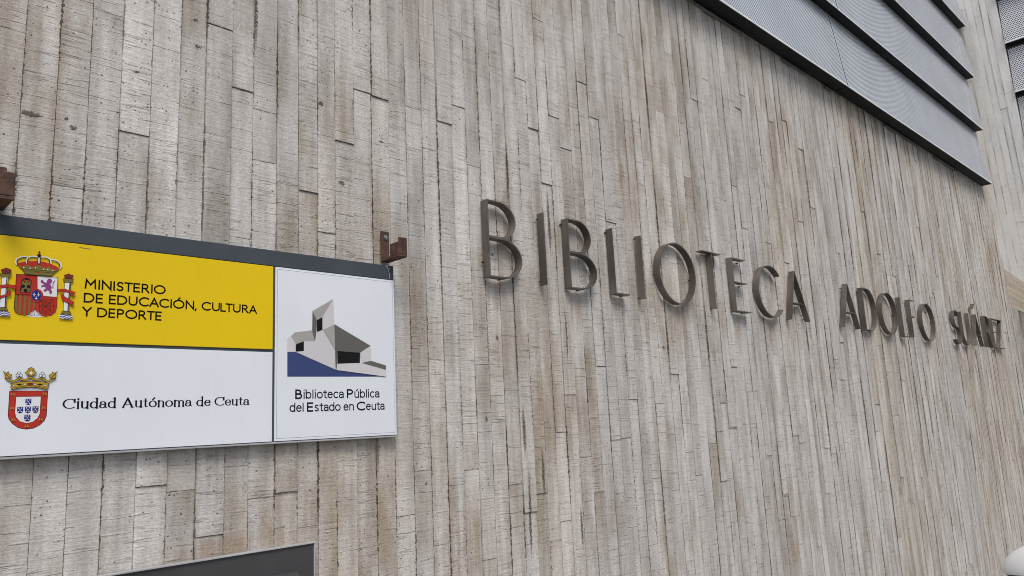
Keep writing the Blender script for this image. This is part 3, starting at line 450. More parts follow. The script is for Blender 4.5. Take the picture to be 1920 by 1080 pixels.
('Y',0.00183,[(0.5083,1.7154),(0.5122,1.7153)]),
('D',0.00116,[(0.5095,1.7195),(0.5104,1.7123)]),
('Y',0.00183,[(0.5872,1.7122),(0.5908,1.7156),(0.588,1.7195)]),
('Y',0.00183,[(0.5981,1.7119),(0.5939,1.7155),(0.5965,1.7193)]),
('Y',0.00183,[(0.5905,1.7148),(0.5946,1.7147)]),
('D',0.00116,[(0.5918,1.719),(0.5927,1.7116)]),
('Y',0.00183,[(0.5102,1.6785),(0.5135,1.6817),(0.5109,1.6856)]),
('Y',0.00183,[(0.5206,1.6781),(0.5165,1.6817),(0.519,1.6853)]),
('Y',0.00183,[(0.5133,1.681),(0.5171,1.6809)]),
('D',0.00116,[(0.5145,1.6851),(0.5154,1.6779)]),
('Y',0.00183,[(0.581,1.6777),(0.5845,1.681),(0.5818,1.685)]),
('Y',0.00183,[(0.5918,1.6774),(0.5876,1.681),(0.5902,1.6847)]),
('Y',0.00183,[(0.5842,1.6803),(0.5883,1.6802)]),
('D',0.00116,[(0.5855,1.6845),(0.5864,1.6771)]),
('Y',0.00183,[(0.5454,1.6584),(0.5489,1.6617),(0.5462,1.6656)]),
('Y',0.00183,[(0.556,1.658),(0.5518,1.6616),(0.5544,1.6653)]),
('Y',0.00183,[(0.5486,1.6609),(0.5525,1.6608)]),
('D',0.00116,[(0.5498,1.6651),(0.5507,1.6578)]),
('K',0.00632,[(0.4879,1.8058),(0.498,1.7982),(0.5096,1.7954),(0.5179,1.7993),(0.5229,1.806),(0.5282,1.8009),(0.5374,1.7988),(0.5455,1.8017),(0.5518,1.8087),(0.5589,1.8024),(0.5692,1.7995),(0.5772,1.8031),(0.5816,1.807),(0.5876,1.8),(0.5985,1.7957),(0.6086,1.7997),(0.6173,1.8061)]),
('Y',0.00399,[(0.4879,1.8058),(0.498,1.7982),(0.5096,1.7954),(0.5179,1.7993),(0.5229,1.806),(0.5282,1.8009),(0.5374,1.7988),(0.5455,1.8017),(0.5518,1.8087),(0.5589,1.8024),(0.5692,1.7995),(0.5772,1.8031),(0.5816,1.807),(0.5876,1.8),(0.5985,1.7957),(0.6086,1.7997),(0.6173,1.8061)]),
('Y',0,[(0.5019,1.7878),(0.5245,1.7936),(0.5509,1.7959),(0.5779,1.7951),(0.6031,1.7889),(0.5995,1.782),(0.6011,1.7781),(0.5967,1.7709),(0.5756,1.7762),(0.5519,1.7782),(0.5255,1.7754),(0.5058,1.7707),(0.503,1.7773),(0.5048,1.783)]),
('K',0.0015,[(0.5019,1.7878),(0.5245,1.7936),(0.5509,1.7959),(0.5779,1.7951),(0.6031,1.7889),(0.5995,1.782),(0.6011,1.7781),(0.5967,1.7709),(0.5756,1.7762),(0.5519,1.7782),(0.5255,1.7754),(0.5058,1.7707),(0.503,1.7773),(0.5048,1.783),(0.5019,1.7878)]),
('M',0,[(0.5448,1.7905),(0.5595,1.7913),(0.5603,1.783),(0.545,1.7826)]),
('K',0,[(0.5167,1.7855),(0.5247,1.7888),(0.5323,1.7863),(0.5251,1.7824)]),
('K',0,[(0.5699,1.7863),(0.5783,1.7888),(0.5856,1.7855),(0.5786,1.7824)]),
('D',0.001,[(0.5068,1.7745),(0.5286,1.7798),(0.5517,1.7817),(0.5754,1.7801),(0.5953,1.7752)]),
('K',0,[(0.5135,1.7821),(0.5133,1.7807),(0.5127,1.7796),(0.5118,1.7789),(0.5106,1.7786),(0.5094,1.7789),(0.5083,1.7796),(0.5076,1.7808),(0.5073,1.7821),(0.5074,1.7834),(0.508,1.7845),(0.509,1.7852),(0.5102,1.7855),(0.5114,1.7852),(0.5124,1.7845),(0.5132,1.7834)]),
('W',0,[(0.5125,1.7821),(0.5124,1.7812),(0.512,1.7804),(0.5113,1.78),(0.5105,1.7798),(0.5097,1.78),(0.509,1.7804),(0.5085,1.7812),(0.5083,1.7821),(0.5084,1.7829),(0.5088,1.7837),(0.5094,1.7842),(0.5102,1.7844),(0.5111,1.7842),(0.5118,1.7837),(0.5123,1.7829)]),
('K',0,[(0.5413,1.7863),(0.5411,1.785),(0.5405,1.7838),(0.5395,1.7831),(0.5383,1.7828),(0.5371,1.7831),(0.536,1.7838),(0.5353,1.785),(0.535,1.7863),(0.5351,1.7876),(0.5357,1.7887),(0.5367,1.7895),(0.5379,1.7897),(0.5391,1.7895),(0.5402,1.7887),(0.5409,1.7876)]),
('W',0,[(0.5403,1.7863),(0.5401,1.7854),(0.5397,1.7846),(0.5391,1.7841),(0.5382,1.784),(0.5374,1.7841),(0.5367,1.7846),(0.5362,1.7854),(0.5359,1.7863),(0.5361,1.7872),(0.5365,1.7879),(0.5372,1.7884),(0.538,1.7886),(0.5388,1.7884),(0.5395,1.7879),(0.54,1.7872)]),
('K',0,[(0.5683,1.7863),(0.5681,1.785),(0.5674,1.7838),(0.5664,1.7831),(0.5652,1.7828),(0.564,1.7831),(0.5629,1.7838),(0.5622,1.785),(0.5618,1.7863),(0.562,1.7876),(0.5626,1.7888),(0.5636,1.7895),(0.5648,1.7898),(0.5661,1.7895),(0.5672,1.7888),(0.5679,1.7876)]),
('W',0,[(0.5672,1.7863),(0.5671,1.7854),(0.5667,1.7846),(0.566,1.7841),(0.5652,1.784),(0.5643,1.7841),(0.5636,1.7846),(0.5631,1.7854),(0.5629,1.7863),(0.563,1.7872),(0.5634,1.7879),(0.5641,1.7884),(0.5649,1.7886),(0.5658,1.7884),(0.5665,1.7879),(0.567,1.7872)]),
('K',0,[(0.5952,1.782),(0.5951,1.7807),(0.5944,1.7795),(0.5934,1.7788),(0.5922,1.7785),(0.5909,1.7788),(0.5898,1.7795),(0.589,1.7807),(0.5887,1.782),(0.5889,1.7834),(0.5895,1.7845),(0.5906,1.7853),(0.5918,1.7855),(0.593,1.7853),(0.5941,1.7845),(0.5949,1.7834)]),
('W',0,[(0.5942,1.782),(0.5941,1.7811),(0.5936,1.7804),(0.5929,1.7798),(0.5921,1.7797),(0.5912,1.7798),(0.5905,1.7804),(0.59,1.7811),(0.5897,1.782),(0.5899,1.7829),(0.5903,1.7837),(0.591,1.7842),(0.5918,1.7844),(0.5927,1.7842),(0.5935,1.7837),(0.594,1.7829)]),
('Y',0,[(0.4816,1.8247),(0.4895,1.8191),(0.4941,1.8239),(0.4952,1.8182),(0.5039,1.8145),(0.5015,1.8078),(0.496,1.8049),(0.4863,1.8048),(0.4875,1.8124)]),
('K',0.00133,[(0.4816,1.8247),(0.4895,1.8191),(0.4941,1.8239),(0.4952,1.8182),(0.5039,1.8145),(0.5015,1.8078),(0.496,1.8049),(0.4863,1.8048),(0.4875,1.8124),(0.4816,1.8247)]),
('Y',0,[(0.6226,1.8255),(0.6145,1.8205),(0.6094,1.8244),(0.6085,1.8184),(0.6004,1.8144),(0.603,1.8075),(0.6092,1.8046),(0.6191,1.8053),(0.6166,1.8126)]),
('K',0.00133,[(0.6226,1.8255),(0.6145,1.8205),(0.6094,1.8244),(0.6085,1.8184),(0.6004,1.8144),(0.603,1.8075),(0.6092,1.8046),(0.6191,1.8053),(0.6166,1.8126),(0.6226,1.8255)]),
('Y',0,[(0.5519,1.8373),(0.5597,1.8335),(0.5609,1.8267),(0.568,1.8209),(0.5616,1.815),(0.5584,1.8115),(0.5466,1.812),(0.544,1.8149),(0.537,1.8206),(0.5433,1.8265),(0.5446,1.8333)]),
('K',0.00133,[(0.5519,1.8373),(0.5597,1.8335),(0.5609,1.8267),(0.568,1.8209),(0.5616,1.815),(0.5584,1.8115),(0.5466,1.812),(0.544,1.8149),(0.537,1.8206),(0.5433,1.8265),(0.5446,1.8333),(0.5519,1.8373)]),
('K',0.00116,[(0.4861,1.8219),(0.4915,1.8134),(0.4975,1.8078)]),
('K',0.00116,[(0.6188,1.8215),(0.6131,1.8135),(0.6073,1.8076)]),
('D',0.00116,[(0.5464,1.8304),(0.5592,1.8131)]),
('D',0.00116,[(0.5582,1.8306),(0.5466,1.813)]),
('W',0,[(0.5567,1.8204),(0.5565,1.8186),(0.5557,1.817),(0.5544,1.8159),(0.5528,1.8155),(0.5512,1.8159),(0.5498,1.8169),(0.5488,1.8185),(0.5483,1.8203),(0.5486,1.8222),(0.5494,1.8238),(0.5507,1.8248),(0.5523,1.8252),(0.5539,1.8249),(0.5553,1.8238),(0.5563,1.8223)]),
('K',0,[(0.526,1.8189),(0.5257,1.8169),(0.5248,1.8151),(0.5234,1.8139),(0.5217,1.8135),(0.5199,1.8139),(0.5183,1.815),(0.5172,1.8168),(0.5167,1.8188),(0.517,1.8209),(0.5179,1.8226),(0.5193,1.8238),(0.521,1.8243),(0.5228,1.8239),(0.5244,1.8227),(0.5255,1.821)]),
('W',0,[(0.5246,1.8189),(0.5245,1.8174),(0.5238,1.8162),(0.5228,1.8153),(0.5216,1.815),(0.5203,1.8153),(0.5192,1.8161),(0.5184,1.8174),(0.5181,1.8188),(0.5182,1.8203),(0.5189,1.8216),(0.5199,1.8224),(0.5211,1.8227),(0.5224,1.8224),(0.5235,1.8216),(0.5243,1.8204)]),
('K',0,[(0.5227,1.8122),(0.5225,1.8101),(0.5216,1.8084),(0.5202,1.8072),(0.5184,1.8068),(0.5166,1.8072),(0.5151,1.8083),(0.514,1.81),(0.5135,1.8121),(0.5138,1.8141),(0.5146,1.8159),(0.5161,1.8171),(0.5178,1.8175),(0.5196,1.8171),(0.5211,1.816),(0.5222,1.8142)]),
('W',0,[(0.5214,1.8122),(0.5212,1.8107),(0.5206,1.8094),(0.5196,1.8086),(0.5183,1.8083),(0.5171,1.8086),(0.516,1.8094),(0.5152,1.8106),(0.5148,1.8121),(0.515,1.8136),(0.5156,1.8148),(0.5167,1.8157),(0.5179,1.816),(0.5192,1.8157),(0.5203,1.8149),(0.5211,1.8136)]),
('K',0,[(0.5309,1.8128),(0.5307,1.8107),(0.5298,1.809),(0.5284,1.8078),(0.5266,1.8074),(0.5248,1.8078),(0.5233,1.8089),(0.5222,1.8107),(0.5217,1.8127),(0.5219,1.8148),(0.5228,1.8165),(0.5243,1.8177),(0.526,1.8182),(0.5278,1.8178),(0.5294,1.8166),(0.5305,1.8149)]),
('W',0,[(0.5296,1.8128),(0.5295,1.8113),(0.5288,1.8101),(0.5278,1.8092),(0.5265,1.8089),(0.5253,1.8092),(0.5241,1.81),(0.5234,1.8113),(0.523,1.8127),(0.5232,1.8142),(0.5238,1.8155),(0.5248,1.8163),(0.5261,1.8166),(0.5274,1.8163),(0.5285,1.8155),(0.5293,1.8143)]),
('K',0,[(0.5879,1.8192),(0.5877,1.8171),(0.5867,1.8153),(0.5852,1.8141),(0.5834,1.8137),(0.5816,1.8141),(0.5799,1.8152),(0.5788,1.817),(0.5783,1.8191),(0.5786,1.8212),(0.5795,1.823),(0.581,1.8242),(0.5828,1.8246),(0.5847,1.8242),(0.5863,1.8231),(0.5874,1.8213)]),
('W',0,[(0.5865,1.8192),(0.5864,1.8177),(0.5857,1.8164),(0.5846,1.8155),(0.5833,1.8152),(0.582,1.8155),(0.5808,1.8164),(0.58,1.8176),(0.5797,1.8191),(0.5799,1.8206),(0.5805,1.8219),(0.5816,1.8228),(0.5829,1.8231),(0.5842,1.8228),(0.5854,1.8219),(0.5862,1.8207)]),
('K',0,[(0.5826,1.8127),(0.5824,1.8106),(0.5814,1.8088),(0.5799,1.8076),(0.5781,1.8072),(0.5763,1.8076),(0.5747,1.8087),(0.5735,1.8105),(0.5731,1.8126),(0.5733,1.8147),(0.5743,1.8165),(0.5757,1.8177),(0.5775,1.8181),(0.5794,1.8177),(0.581,1.8165),(0.5821,1.8148)]),
('W',0,[(0.5812,1.8127),(0.5811,1.8112),(0.5804,1.8099),(0.5793,1.809),(0.578,1.8087),(0.5767,1.809),(0.5756,1.8099),(0.5748,1.8111),(0.5744,1.8126),(0.5746,1.8141),(0.5753,1.8154),(0.5763,1.8162),(0.5776,1.8165),(0.5789,1.8163),(0.5801,1.8154),(0.5809,1.8142)]),
('K',0,[(0.5912,1.8114),(0.591,1.8093),(0.59,1.8075),(0.5886,1.8063),(0.5867,1.8059),(0.5849,1.8063),(0.5833,1.8074),(0.5821,1.8092),(0.5817,1.8113),(0.5819,1.8134),(0.5828,1.8152),(0.5843,1.8164),(0.5861,1.8168),(0.588,1.8164),(0.5896,1.8153),(0.5908,1.8135)]),
('W',0,[(0.5899,1.8114),(0.5897,1.8099),(0.589,1.8086),(0.588,1.8077),(0.5867,1.8074),(0.5853,1.8077),(0.5842,1.8086),(0.5834,1.8098),(0.583,1.8113),(0.5832,1.8128),(0.5839,1.8141),(0.5849,1.8149),(0.5862,1.8153),(0.5876,1.815),(0.5887,1.8141),(0.5895,1.8129)])]
LOGO = [
('N',0,[(1.3957,1.9107),(1.4304,1.9117),(1.6077,1.8449),(1.8451,1.8198),(1.3961,1.8163)]),
('L',0,[(1.3954,1.9626),(1.4098,1.9719),(1.4303,1.9425),(1.4304,1.9117),(1.3957,1.9107)]),
('T',0,[(1.4098,1.9719),(1.4279,1.9876),(1.5002,1.9993),(1.5137,1.956),(1.4664,1.9541),(1.4303,1.9425)]),
('L',0,[(1.4649,1.954),(1.5153,1.9561),(1.5176,1.9933),(1.5484,2.0039),(1.6043,1.9226),(1.6077,1.8449),(1.4304,1.9117),(1.4649,1.9161)]),
('K',0,[(1.4303,1.9405),(1.4649,1.954),(1.4649,1.9161),(1.4304,1.9124)]),
('T',0,[(1.5025,2.0761),(1.5963,2.1324),(1.5463,2.0547),(1.5216,2.0406)]),
('S',0,[(1.5025,2.0761),(1.5216,2.0406),(1.5192,1.9934),(1.513,1.9573),(1.5009,1.9966)]),
('L',0,[(1.5963,2.1324),(1.598,2.0275),(1.5523,2.0041),(1.5461,2.0038),(1.5463,2.0547)]),
('K',0,[(1.5216,2.0406),(1.5463,2.0547),(1.5461,2.0038),(1.5215,1.9935)]),
('T',0,[(1.5508,2.004),(1.5996,2.0276),(1.6043,1.9226)]),
('S',0,[(1.6004,2.0291),(1.7716,1.9475),(1.7204,1.917),(1.6131,1.9208),(1.6093,1.8449),(1.6045,1.8449)]),
('L',0,[(1.7716,1.9475),(1.7721,1.8846),(1.7265,1.875),(1.7204,1.917)]),
('L',0,[(1.6126,1.8692),(1.7265,1.875),(1.8458,1.8497),(1.8451,1.8198),(1.6077,1.8442)]),
('K',0,[(1.6131,1.9208),(1.7188,1.9163),(1.7182,1.8749),(1.6126,1.8692)]),
('S',0,[(1.7265,1.875),(1.7721,1.8846),(1.8462,1.8665),(1.8458,1.8482)])]

# ------------------------------------------------------------------ board-marked concrete
def set_attr(me, name, vals, n=4):
    a = me.attributes.new(name, 'FLOAT_COLOR' if n == 4 else 'FLOAT_VECTOR', 'POINT')
    a.data.foreach_set('color' if n == 4 else 'vector', vals)
def boards(name, cols, zrange, fn, mat, parent, known=(), rowh=.02, lens=(1.2, 3.4), rnd=None, tone=(.84, 1.1), loc_off=0., step=1.0, skip=None):
    """cols: board edges along the wall; zrange(a, b) -> list of (z0, z1) spans; fn(s, z, out) -> world point"""
    rnd = rnd or random.Random(3)
    V, F, LOC, EDG, TON = [], [], [], [], []
    for a, b in zip(cols[:-1], cols[1:]):
        mid = (a+b)/2
        for (z0, z1) in zrange(a, b):
            cuts = sorted(k[1] for k in known if a <= k[0] < b and z0+.1 < k[1] < z1-.1)
            zs = [z0]; nxt = cuts+[z1]
            for c in nxt:
                while c-zs[-1] > lens[1]:
                    zs.append(zs[-1]+rnd.uniform(*lens))
                    if c-zs[-1] < .35: zs[-1] = c-rnd.uniform(.4, .7) if c-.7 > zs[-2]+.3 else (zs[-2]+c)/2
                zs.append(c)
            base = abs(rnd.gauss(0, .0024))*step
            p = base; ton0 = rnd.gauss(.5, .3); hue0 = rnd.random()
            for q0, q1 in zip(zs[:-1], zs[1:]):
                if q1-q0 < .01: continue
                p = max(0, min(.010, p+rnd.choice((-1, 1))*rnd.uniform(.0015, .007)*step)) if q0 != z0 else base
                tn = tone[0]+(tone[1]-tone[0])*max(0, min(1, .65*ton0+.35*rnd.random())); hu = max(0, min(1, .7*hue0+.3*rnd.random())); sd_ = rnd.random()*9
                g = .0003
                rh = rowh if mid < 5 else rowh*2.5
                n = max(2, int((q1-q0)/rh)); i0 = len(V)
                jl = jr = 0
                for r in range(n+1):
                    z = q0+g+(q1-q0-2*g)*r/n
                    jl = .6*jl+.4*max(0, rnd.gauss(-.0012, .0022)); jr = .6*jr+.4*max(0, rnd.gauss(-.0012, .0022))
                    xl, xr = a+g+min(jl, .006), b-g-min(jr, .006)
                    for (x, o) in ((xl, -.004), (xl, p), (xr, p), (xr, -.004)):
                        V.append(fn(x, z, o)); LOC += [x+loc_off, o, z]
                        EDG += [x-a, b-x, z-q0, q1-z]; TON += [tn, hu, sd_, 1]
                    if r:
                        j = i0+r*4
                        F += [(j-4, j, j+1, j-3), (j-3, j+1, j+2, j-2), (j-2, j+2, j+3, j-1)]
                j = i0+n*4
                # separate vertices for the end faces keep their shading dark and sharp
                F += [(i0, i0+1, i0+2, i0+3), (j+3, j+2, j+1, j)]
    o = mesh(name, V, F, mat, parent); me = o.data
    set_attr(me, 'local', LOC, 3); set_attr(me, 'edge', EDG); set_attr(me, 'tone', TON)
    return o

building = tag(empty('library_building', (6, 0, 0)), 'board marked concrete library with slanted metal louvres and a projecting wing brightened in its colour', 'building')
rnd = random.Random(11)
edges = [0.486, 0.585, 0.68, 0.779, 0.879, 0.978, 1.075, 1.176, 1.266, 1.368, 1.462, 1.55, 1.634, 1.728, 1.824, 1.918, 2.016, 2.111, 2.202, 2.296, 2.391, 2.482, 2.576, 2.668, 2.758, 2.843, 2.929, 3.015, 3.108, 3.206, 3.292, 3.383, 3.474, 3.573, 3.659, 3.746]
while edges[0] > -3.5: edges.insert(0, edges[0]-rnd.uniform(.09, .102))
while edges[-1] < 12.78: edges.append(edges[-1]+rnd.uniform(.084, .1))
edges.append(12.96)
while edges[-1] < 13.7: edges.append(edges[-1]+rnd.uniform(.084, .1))
KNOWN = [(0.729, 3.098), (0.837, 2.67), (1.124, 3.182), (1.22, 2.949), (1.506, 3.364), (1.677, 2.838), (1.877, 3.096), (2.454, 2.889), (1.321, 2.885), (1.323, 2.672), (1.413, 2.599), (1.501, 2.582), (2.274, 3.072), (2.804, 3.467), (2.979, 3.887), (3.09, 3.315), (3.265, 3.429), (3.355, 3.607), (3.455, 3.404), (3.013, 2.897), (3.186, 3.145), (3.802, 4.074), (4.369, 4.126), (4.294, 3.629), (3.933, 3.254), (4.658, 3.854), (4.508, 3.183), (4.83, 4.068), (3.751, 3.48), (2.17, 1.902), (2.463, 1.887), (1.971, 1.237), (2.361, 1.398), (2.464, 0.988), (2.672, 1.167), (2.853, 1.008), (2.95, 1.094), (3.045, 1.736), (3.617, 1.704), (3.69, 1.999), (3.227, 1.984), (3.332, 1.893), (3.445, 1.48), (2.953, 1.541), (3.11, 1.403), (3.248, 1.212), (3.902, 1.675), (4.083, 1.857), (4.202, 1.369), (3.827, 1.239), (4.577, 1.667), (4.498, 1.161), (4.845, 1.914), (4.756, 1.498), (5.411, 2.016), (5.738, 1.343), (5.171, 1.282), (6.579, 1.833), (7.378, 1.611), (6.816, 1.46), (6.049, 0.931), (7.291, 1.365), (4.572, 1.479), (4.666, 3.852), (5.405, 4.103), (5.679, 4.078), (5.777, 3.993), (6.04, 4.069), (6.365, 3.873), (5.516, 3.536), (5.889, 3.638), (5.064, 3.288), (9.344, 4.358), (0.918, 1.453), (1.312, 1.375), (1.115, 1.267), (1.41, 1.387)]
def main_z(a, b):
    if a >= 12.95: return [(-2.2, 3.6)]
    return [(-2.2 if a > 5 else -.1, 4.9 if b < 11.6 else 9.6)]
boards('concrete_wall', edges, main_z, lambda s, z, o: (s, -o, z), M['concrete'], building, KNOWN, rnd=random.Random(5))
core = MB(); core.box(-3.4, .003, -2.2, 12.9, .5, 9.6); core.box(12.9, .003, -2.2, 13.7, .5, 3.6)
core.build('wall_core', M['fill'], building)

# projecting wing at the far end: plane that leans slightly, facing back along the street
def wx(z): return 12.96-.13*(z-3.5)
def wlow(s): return 3.517-1.1*s if s < .9 else 3.517-1.1*.9
rnd = random.Random(21)
wc = [0.0]
while wc[-1] < 3.1: wc.append(wc[-1]+rnd.uniform(.082, .1) if not (.42 < wc[-1] < .55) else .575)
WIN_Z0, WIN_Z1 = 4.45, 9.0
def wing_z(a, b):
    lo = wlow(b)-.02
    if a < .56 or a > 2.9: return [(lo, 9.6)]
    return [(lo, WIN_Z0), (WIN_Z1, 9.6)]
boards('wing_wall', wc, wing_z, lambda s, z, o: (wx(z)-o, -s, z), M['wing'], building, rowh=.05, rnd=rnd, tone=(.93, 1.06), loc_off=40., lens=(.9, 2.2))
wcr = MB()
def slab(poly, x_in=.003, thick=.06):
    a = [(wx(z)+x_in, -s, z) for s, z in poly]
    wcr.prism(a, [(p[0]+thick, p[1], p[2]) for p in a])
slab([(0, -2.2), (.57, -2.2), (.57, 9.6), (0, 9.6)]); slab([(.572, -2.2), (3.1, -2.2), (3.1, WIN_Z0), (.572, WIN_Z0)])
slab([(2.93, WIN_Z0+.002), (3.1, WIN_Z0+.002), (3.1, WIN_Z1), (2.93, WIN_Z1)]); slab([(.572, WIN_Z1+.002), (3.1, WIN_Z1+.002), (3.1, 9.6), (.572, 9.6)])
wcr.build('wing_core', M['fill'], building)
b = MB(); b.box(13.2, -3.1, 4.0, 13.9, -.006, 9.6); b.build('wing_dark_backing', M['backing'], building)  # added dark box that keeps the sky from showing through the screen holes
boards('lower_wall', wc, lambda a, b: [(-2.2, (2.94-.65*a) if a < .9 else wlow(b)-.03)], lambda s, z, o: (wx(z)-o, -s, z), M['concrete'], building, rowh=.05, rnd=random.Random(31), loc_off=80.)
# tan facet at the foot of the wing, cast against diagonal boards
def facet(s, z, o):
    u, v = s/.57, z/1.05
    hi, lo = 3.513-1.1*.9*v, 2.93-.585*v
    zz = hi+(lo-hi)*u; ss = .9*v
    return Vector((wx(zz)-o-.007, -ss, zz))
boards('tan_facet', [0, .08, .17, .25, .33, .41, .49, .57], lambda a, b: [(0, 1.05)], facet, M['facet'], building, rowh=.05, rnd=random.Random(4), loc_off=60.)

# ------------------------------------------------------------------ perforated louvres
LIP, TOPY, SP = -.150, -.05, .83
def louvre(x0, x1, z0, first):
    z1 = z0+SP-.004
    L = math.hypot(z1-z0, TOPY-LIP)
    nx, nz = 2, 2
    vs = [(x0, LIP, z0+.014), (x1, LIP, z0+.014), (x1, TOPY, z1), (x0, TOPY, z1)]
    o = mesh('louvre_panel', vs, [(0, 1, 2, 3)], M['perf'], building)
    set_attr(o.data, 'local', [x0, 0, 0, x1, 0, 0, x1, 0, L, x0, 0, L], 3)
    set_attr(o.data, 'edge', [0, x1-x0, 0, 1, x1-x0, 0, 0, 1, x1-x0, 0, L, 1, 0, x1-x0, L, 1])
    # edge attribute: keep x margins in components 0 and 1
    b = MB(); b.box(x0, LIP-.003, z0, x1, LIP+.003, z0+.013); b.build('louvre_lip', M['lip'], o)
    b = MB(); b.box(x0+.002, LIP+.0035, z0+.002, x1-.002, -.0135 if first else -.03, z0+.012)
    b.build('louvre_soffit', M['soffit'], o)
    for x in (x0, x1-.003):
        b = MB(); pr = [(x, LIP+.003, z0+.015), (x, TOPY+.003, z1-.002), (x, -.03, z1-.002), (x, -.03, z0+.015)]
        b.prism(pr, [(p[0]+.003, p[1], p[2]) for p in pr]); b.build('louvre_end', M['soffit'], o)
    return o
for k in range(6):
    for (x0, x1) in ((-3.3, 2.11), (2.13, 7.272), (7.293, 12.43)):
        louvre(x0, x1, 4.685+k*SP, k == 0)
b = MB(); b.box(-3.3, -.029, 4.72, 12.40, -.014, 9.66); b.build('louvre_backing', M['backing'], building)  # added dark sheet, painted shade seen through the louvre holes
for (x0, x1) in ((4.0, 4.72), (4.74, 5.44), (6.15, 6.62), (7.05, 7.2), (2.2, 3.6), (8.6, 9.6), (10.3, 11.2)):
    b = MB(); b.box(x0, -.034, 4.655, x1, -.0125, 4.661); b.box(x0, -.0185, 4.6612, x1, -.0125, 4.684); b.build('mounting_angle', M['galv'], building)

# tilted screens in the wing's window
def screen(z0, z1):
    s0, s1 = .585, 2.9
    lo, hi = -.05, .045
    vs = [(wx(z0)+lo, -s0, z0), (wx(z0)+lo, -s1, z0), (wx(z1)+hi, -s1, z1), (wx(z1)+hi, -s0, z1)]
    o = mesh('window_screen', vs, [(0, 1, 2, 3)], M['perf_far'], building)
    L = z1-z0; W_ = s1-s0
    set_attr(o.data, 'local', [0, 0, 0, W_, 0, 0, W_, 0, L, 0, 0, L], 3)
    set_attr(o.data, 'edge', [.05, W_, 0, 1, W_+.05, .0, 0, 1, W_+.05, 0, L, 1, .05, W_, L, 1])
    b = MB(); pr = [(wx(z0)+lo-.004, -s0, z0-.022), (wx(z0)+lo+.012, -s0, z0-.022), (wx(z0)+lo+.012, -s0, z0-.002), (wx(z0)+lo-.004, -s0, z0-.002)]
    b.prism(pr, [(p[0], -s1, p[2]) for p in pr]); b.build('screen_lip', M['lip'], o)
    b = MB(); pr = [(wx(z0)+lo+.013, -s0, z0-.02), (wx(z0)+.12, -s0, z0-.02), (wx(z0)+.12, -s0, z0-.012), (wx(z0)+lo+.013, -s0, z0-.012)]
    b.prism(pr, [(p[0], -s1, p[2]) for p in pr]); b.build('screen_soffit', M['soffit'], o)
zt = 7.39
for k in range(-2, 4):
    screen(6.75-.735*k, 6.75-.735*k+.655)

# ------------------------------------------------------------------ strokes, glyphs and lettering
def arc(cx, cy, rx, ry, a0, a1, n=18):
    return [(cx+rx*math.cos(R(a0+(a1-a0)*i/n)), cy+ry*math.sin(R(a0+(a1-a0)*i/n))) for i in range(n+1)]
def ribbon(pts, wfun, cap=True):
    """left / right outlines of a stroke; wfun(tangent) gives its width"""
    pts = [Vector(p) for p in pts]; closed = (pts[0]-pts[-1]).length < 1e-6 and len(pts) > 3
    if closed: pts = pts[:-1]
    n = len(pts); Lf, Rt = [], []
    for i, p in enumerate(pts):
        a = pts[i-1] if (i or closed) else None; b = pts[(i+1) % n] if (i < n-1 or closed) else None
        t0 = (p-a).normalized() if a is not None else None; t1 = (b-p).normalized() if b is not None else None
        q = p.copy()
        if t0 is None: t = t1; nn = Vector((-t.y, t.x)); hw = wfun(t)/2; q -= t*hw*cap; of = nn*hw
        elif t1 is None: t = t0; nn = Vector((-t.y, t.x)); hw = wfun(t)/2; q += t*hw*cap; of = nn*hw
        else:
            t = (t0+t1)
            t = t.normalized() if t.length > 1e-4 else t0
            nn = Vector((-t.y, t.x)); c = max(.38, nn.dot(Vector((-t0.y, t0.x))))
            of = nn*((wfun(t0)+wfun(t1))/4/c)
        Lf.append(q+of); Rt.append(q-of)
    return Lf, Rt, closed
def flat_strokes(mb, strokes, y, wf, mi=0, dy=.00012):
    for k, st in enumerate(strokes):
        Lf, Rt, cl = ribbon(st, wf); n = len(Lf); yy = y-dy*(k % 7)
        vs = [(p.x, yy, p.y) for p in Lf]+[(p.x, yy, p.y) for p in Rt]
        mb.add(vs, [(i, (i+1) % n, n+(i+1) % n, n+i) for i in range(n if cl else n-1)], mi)
X = .72
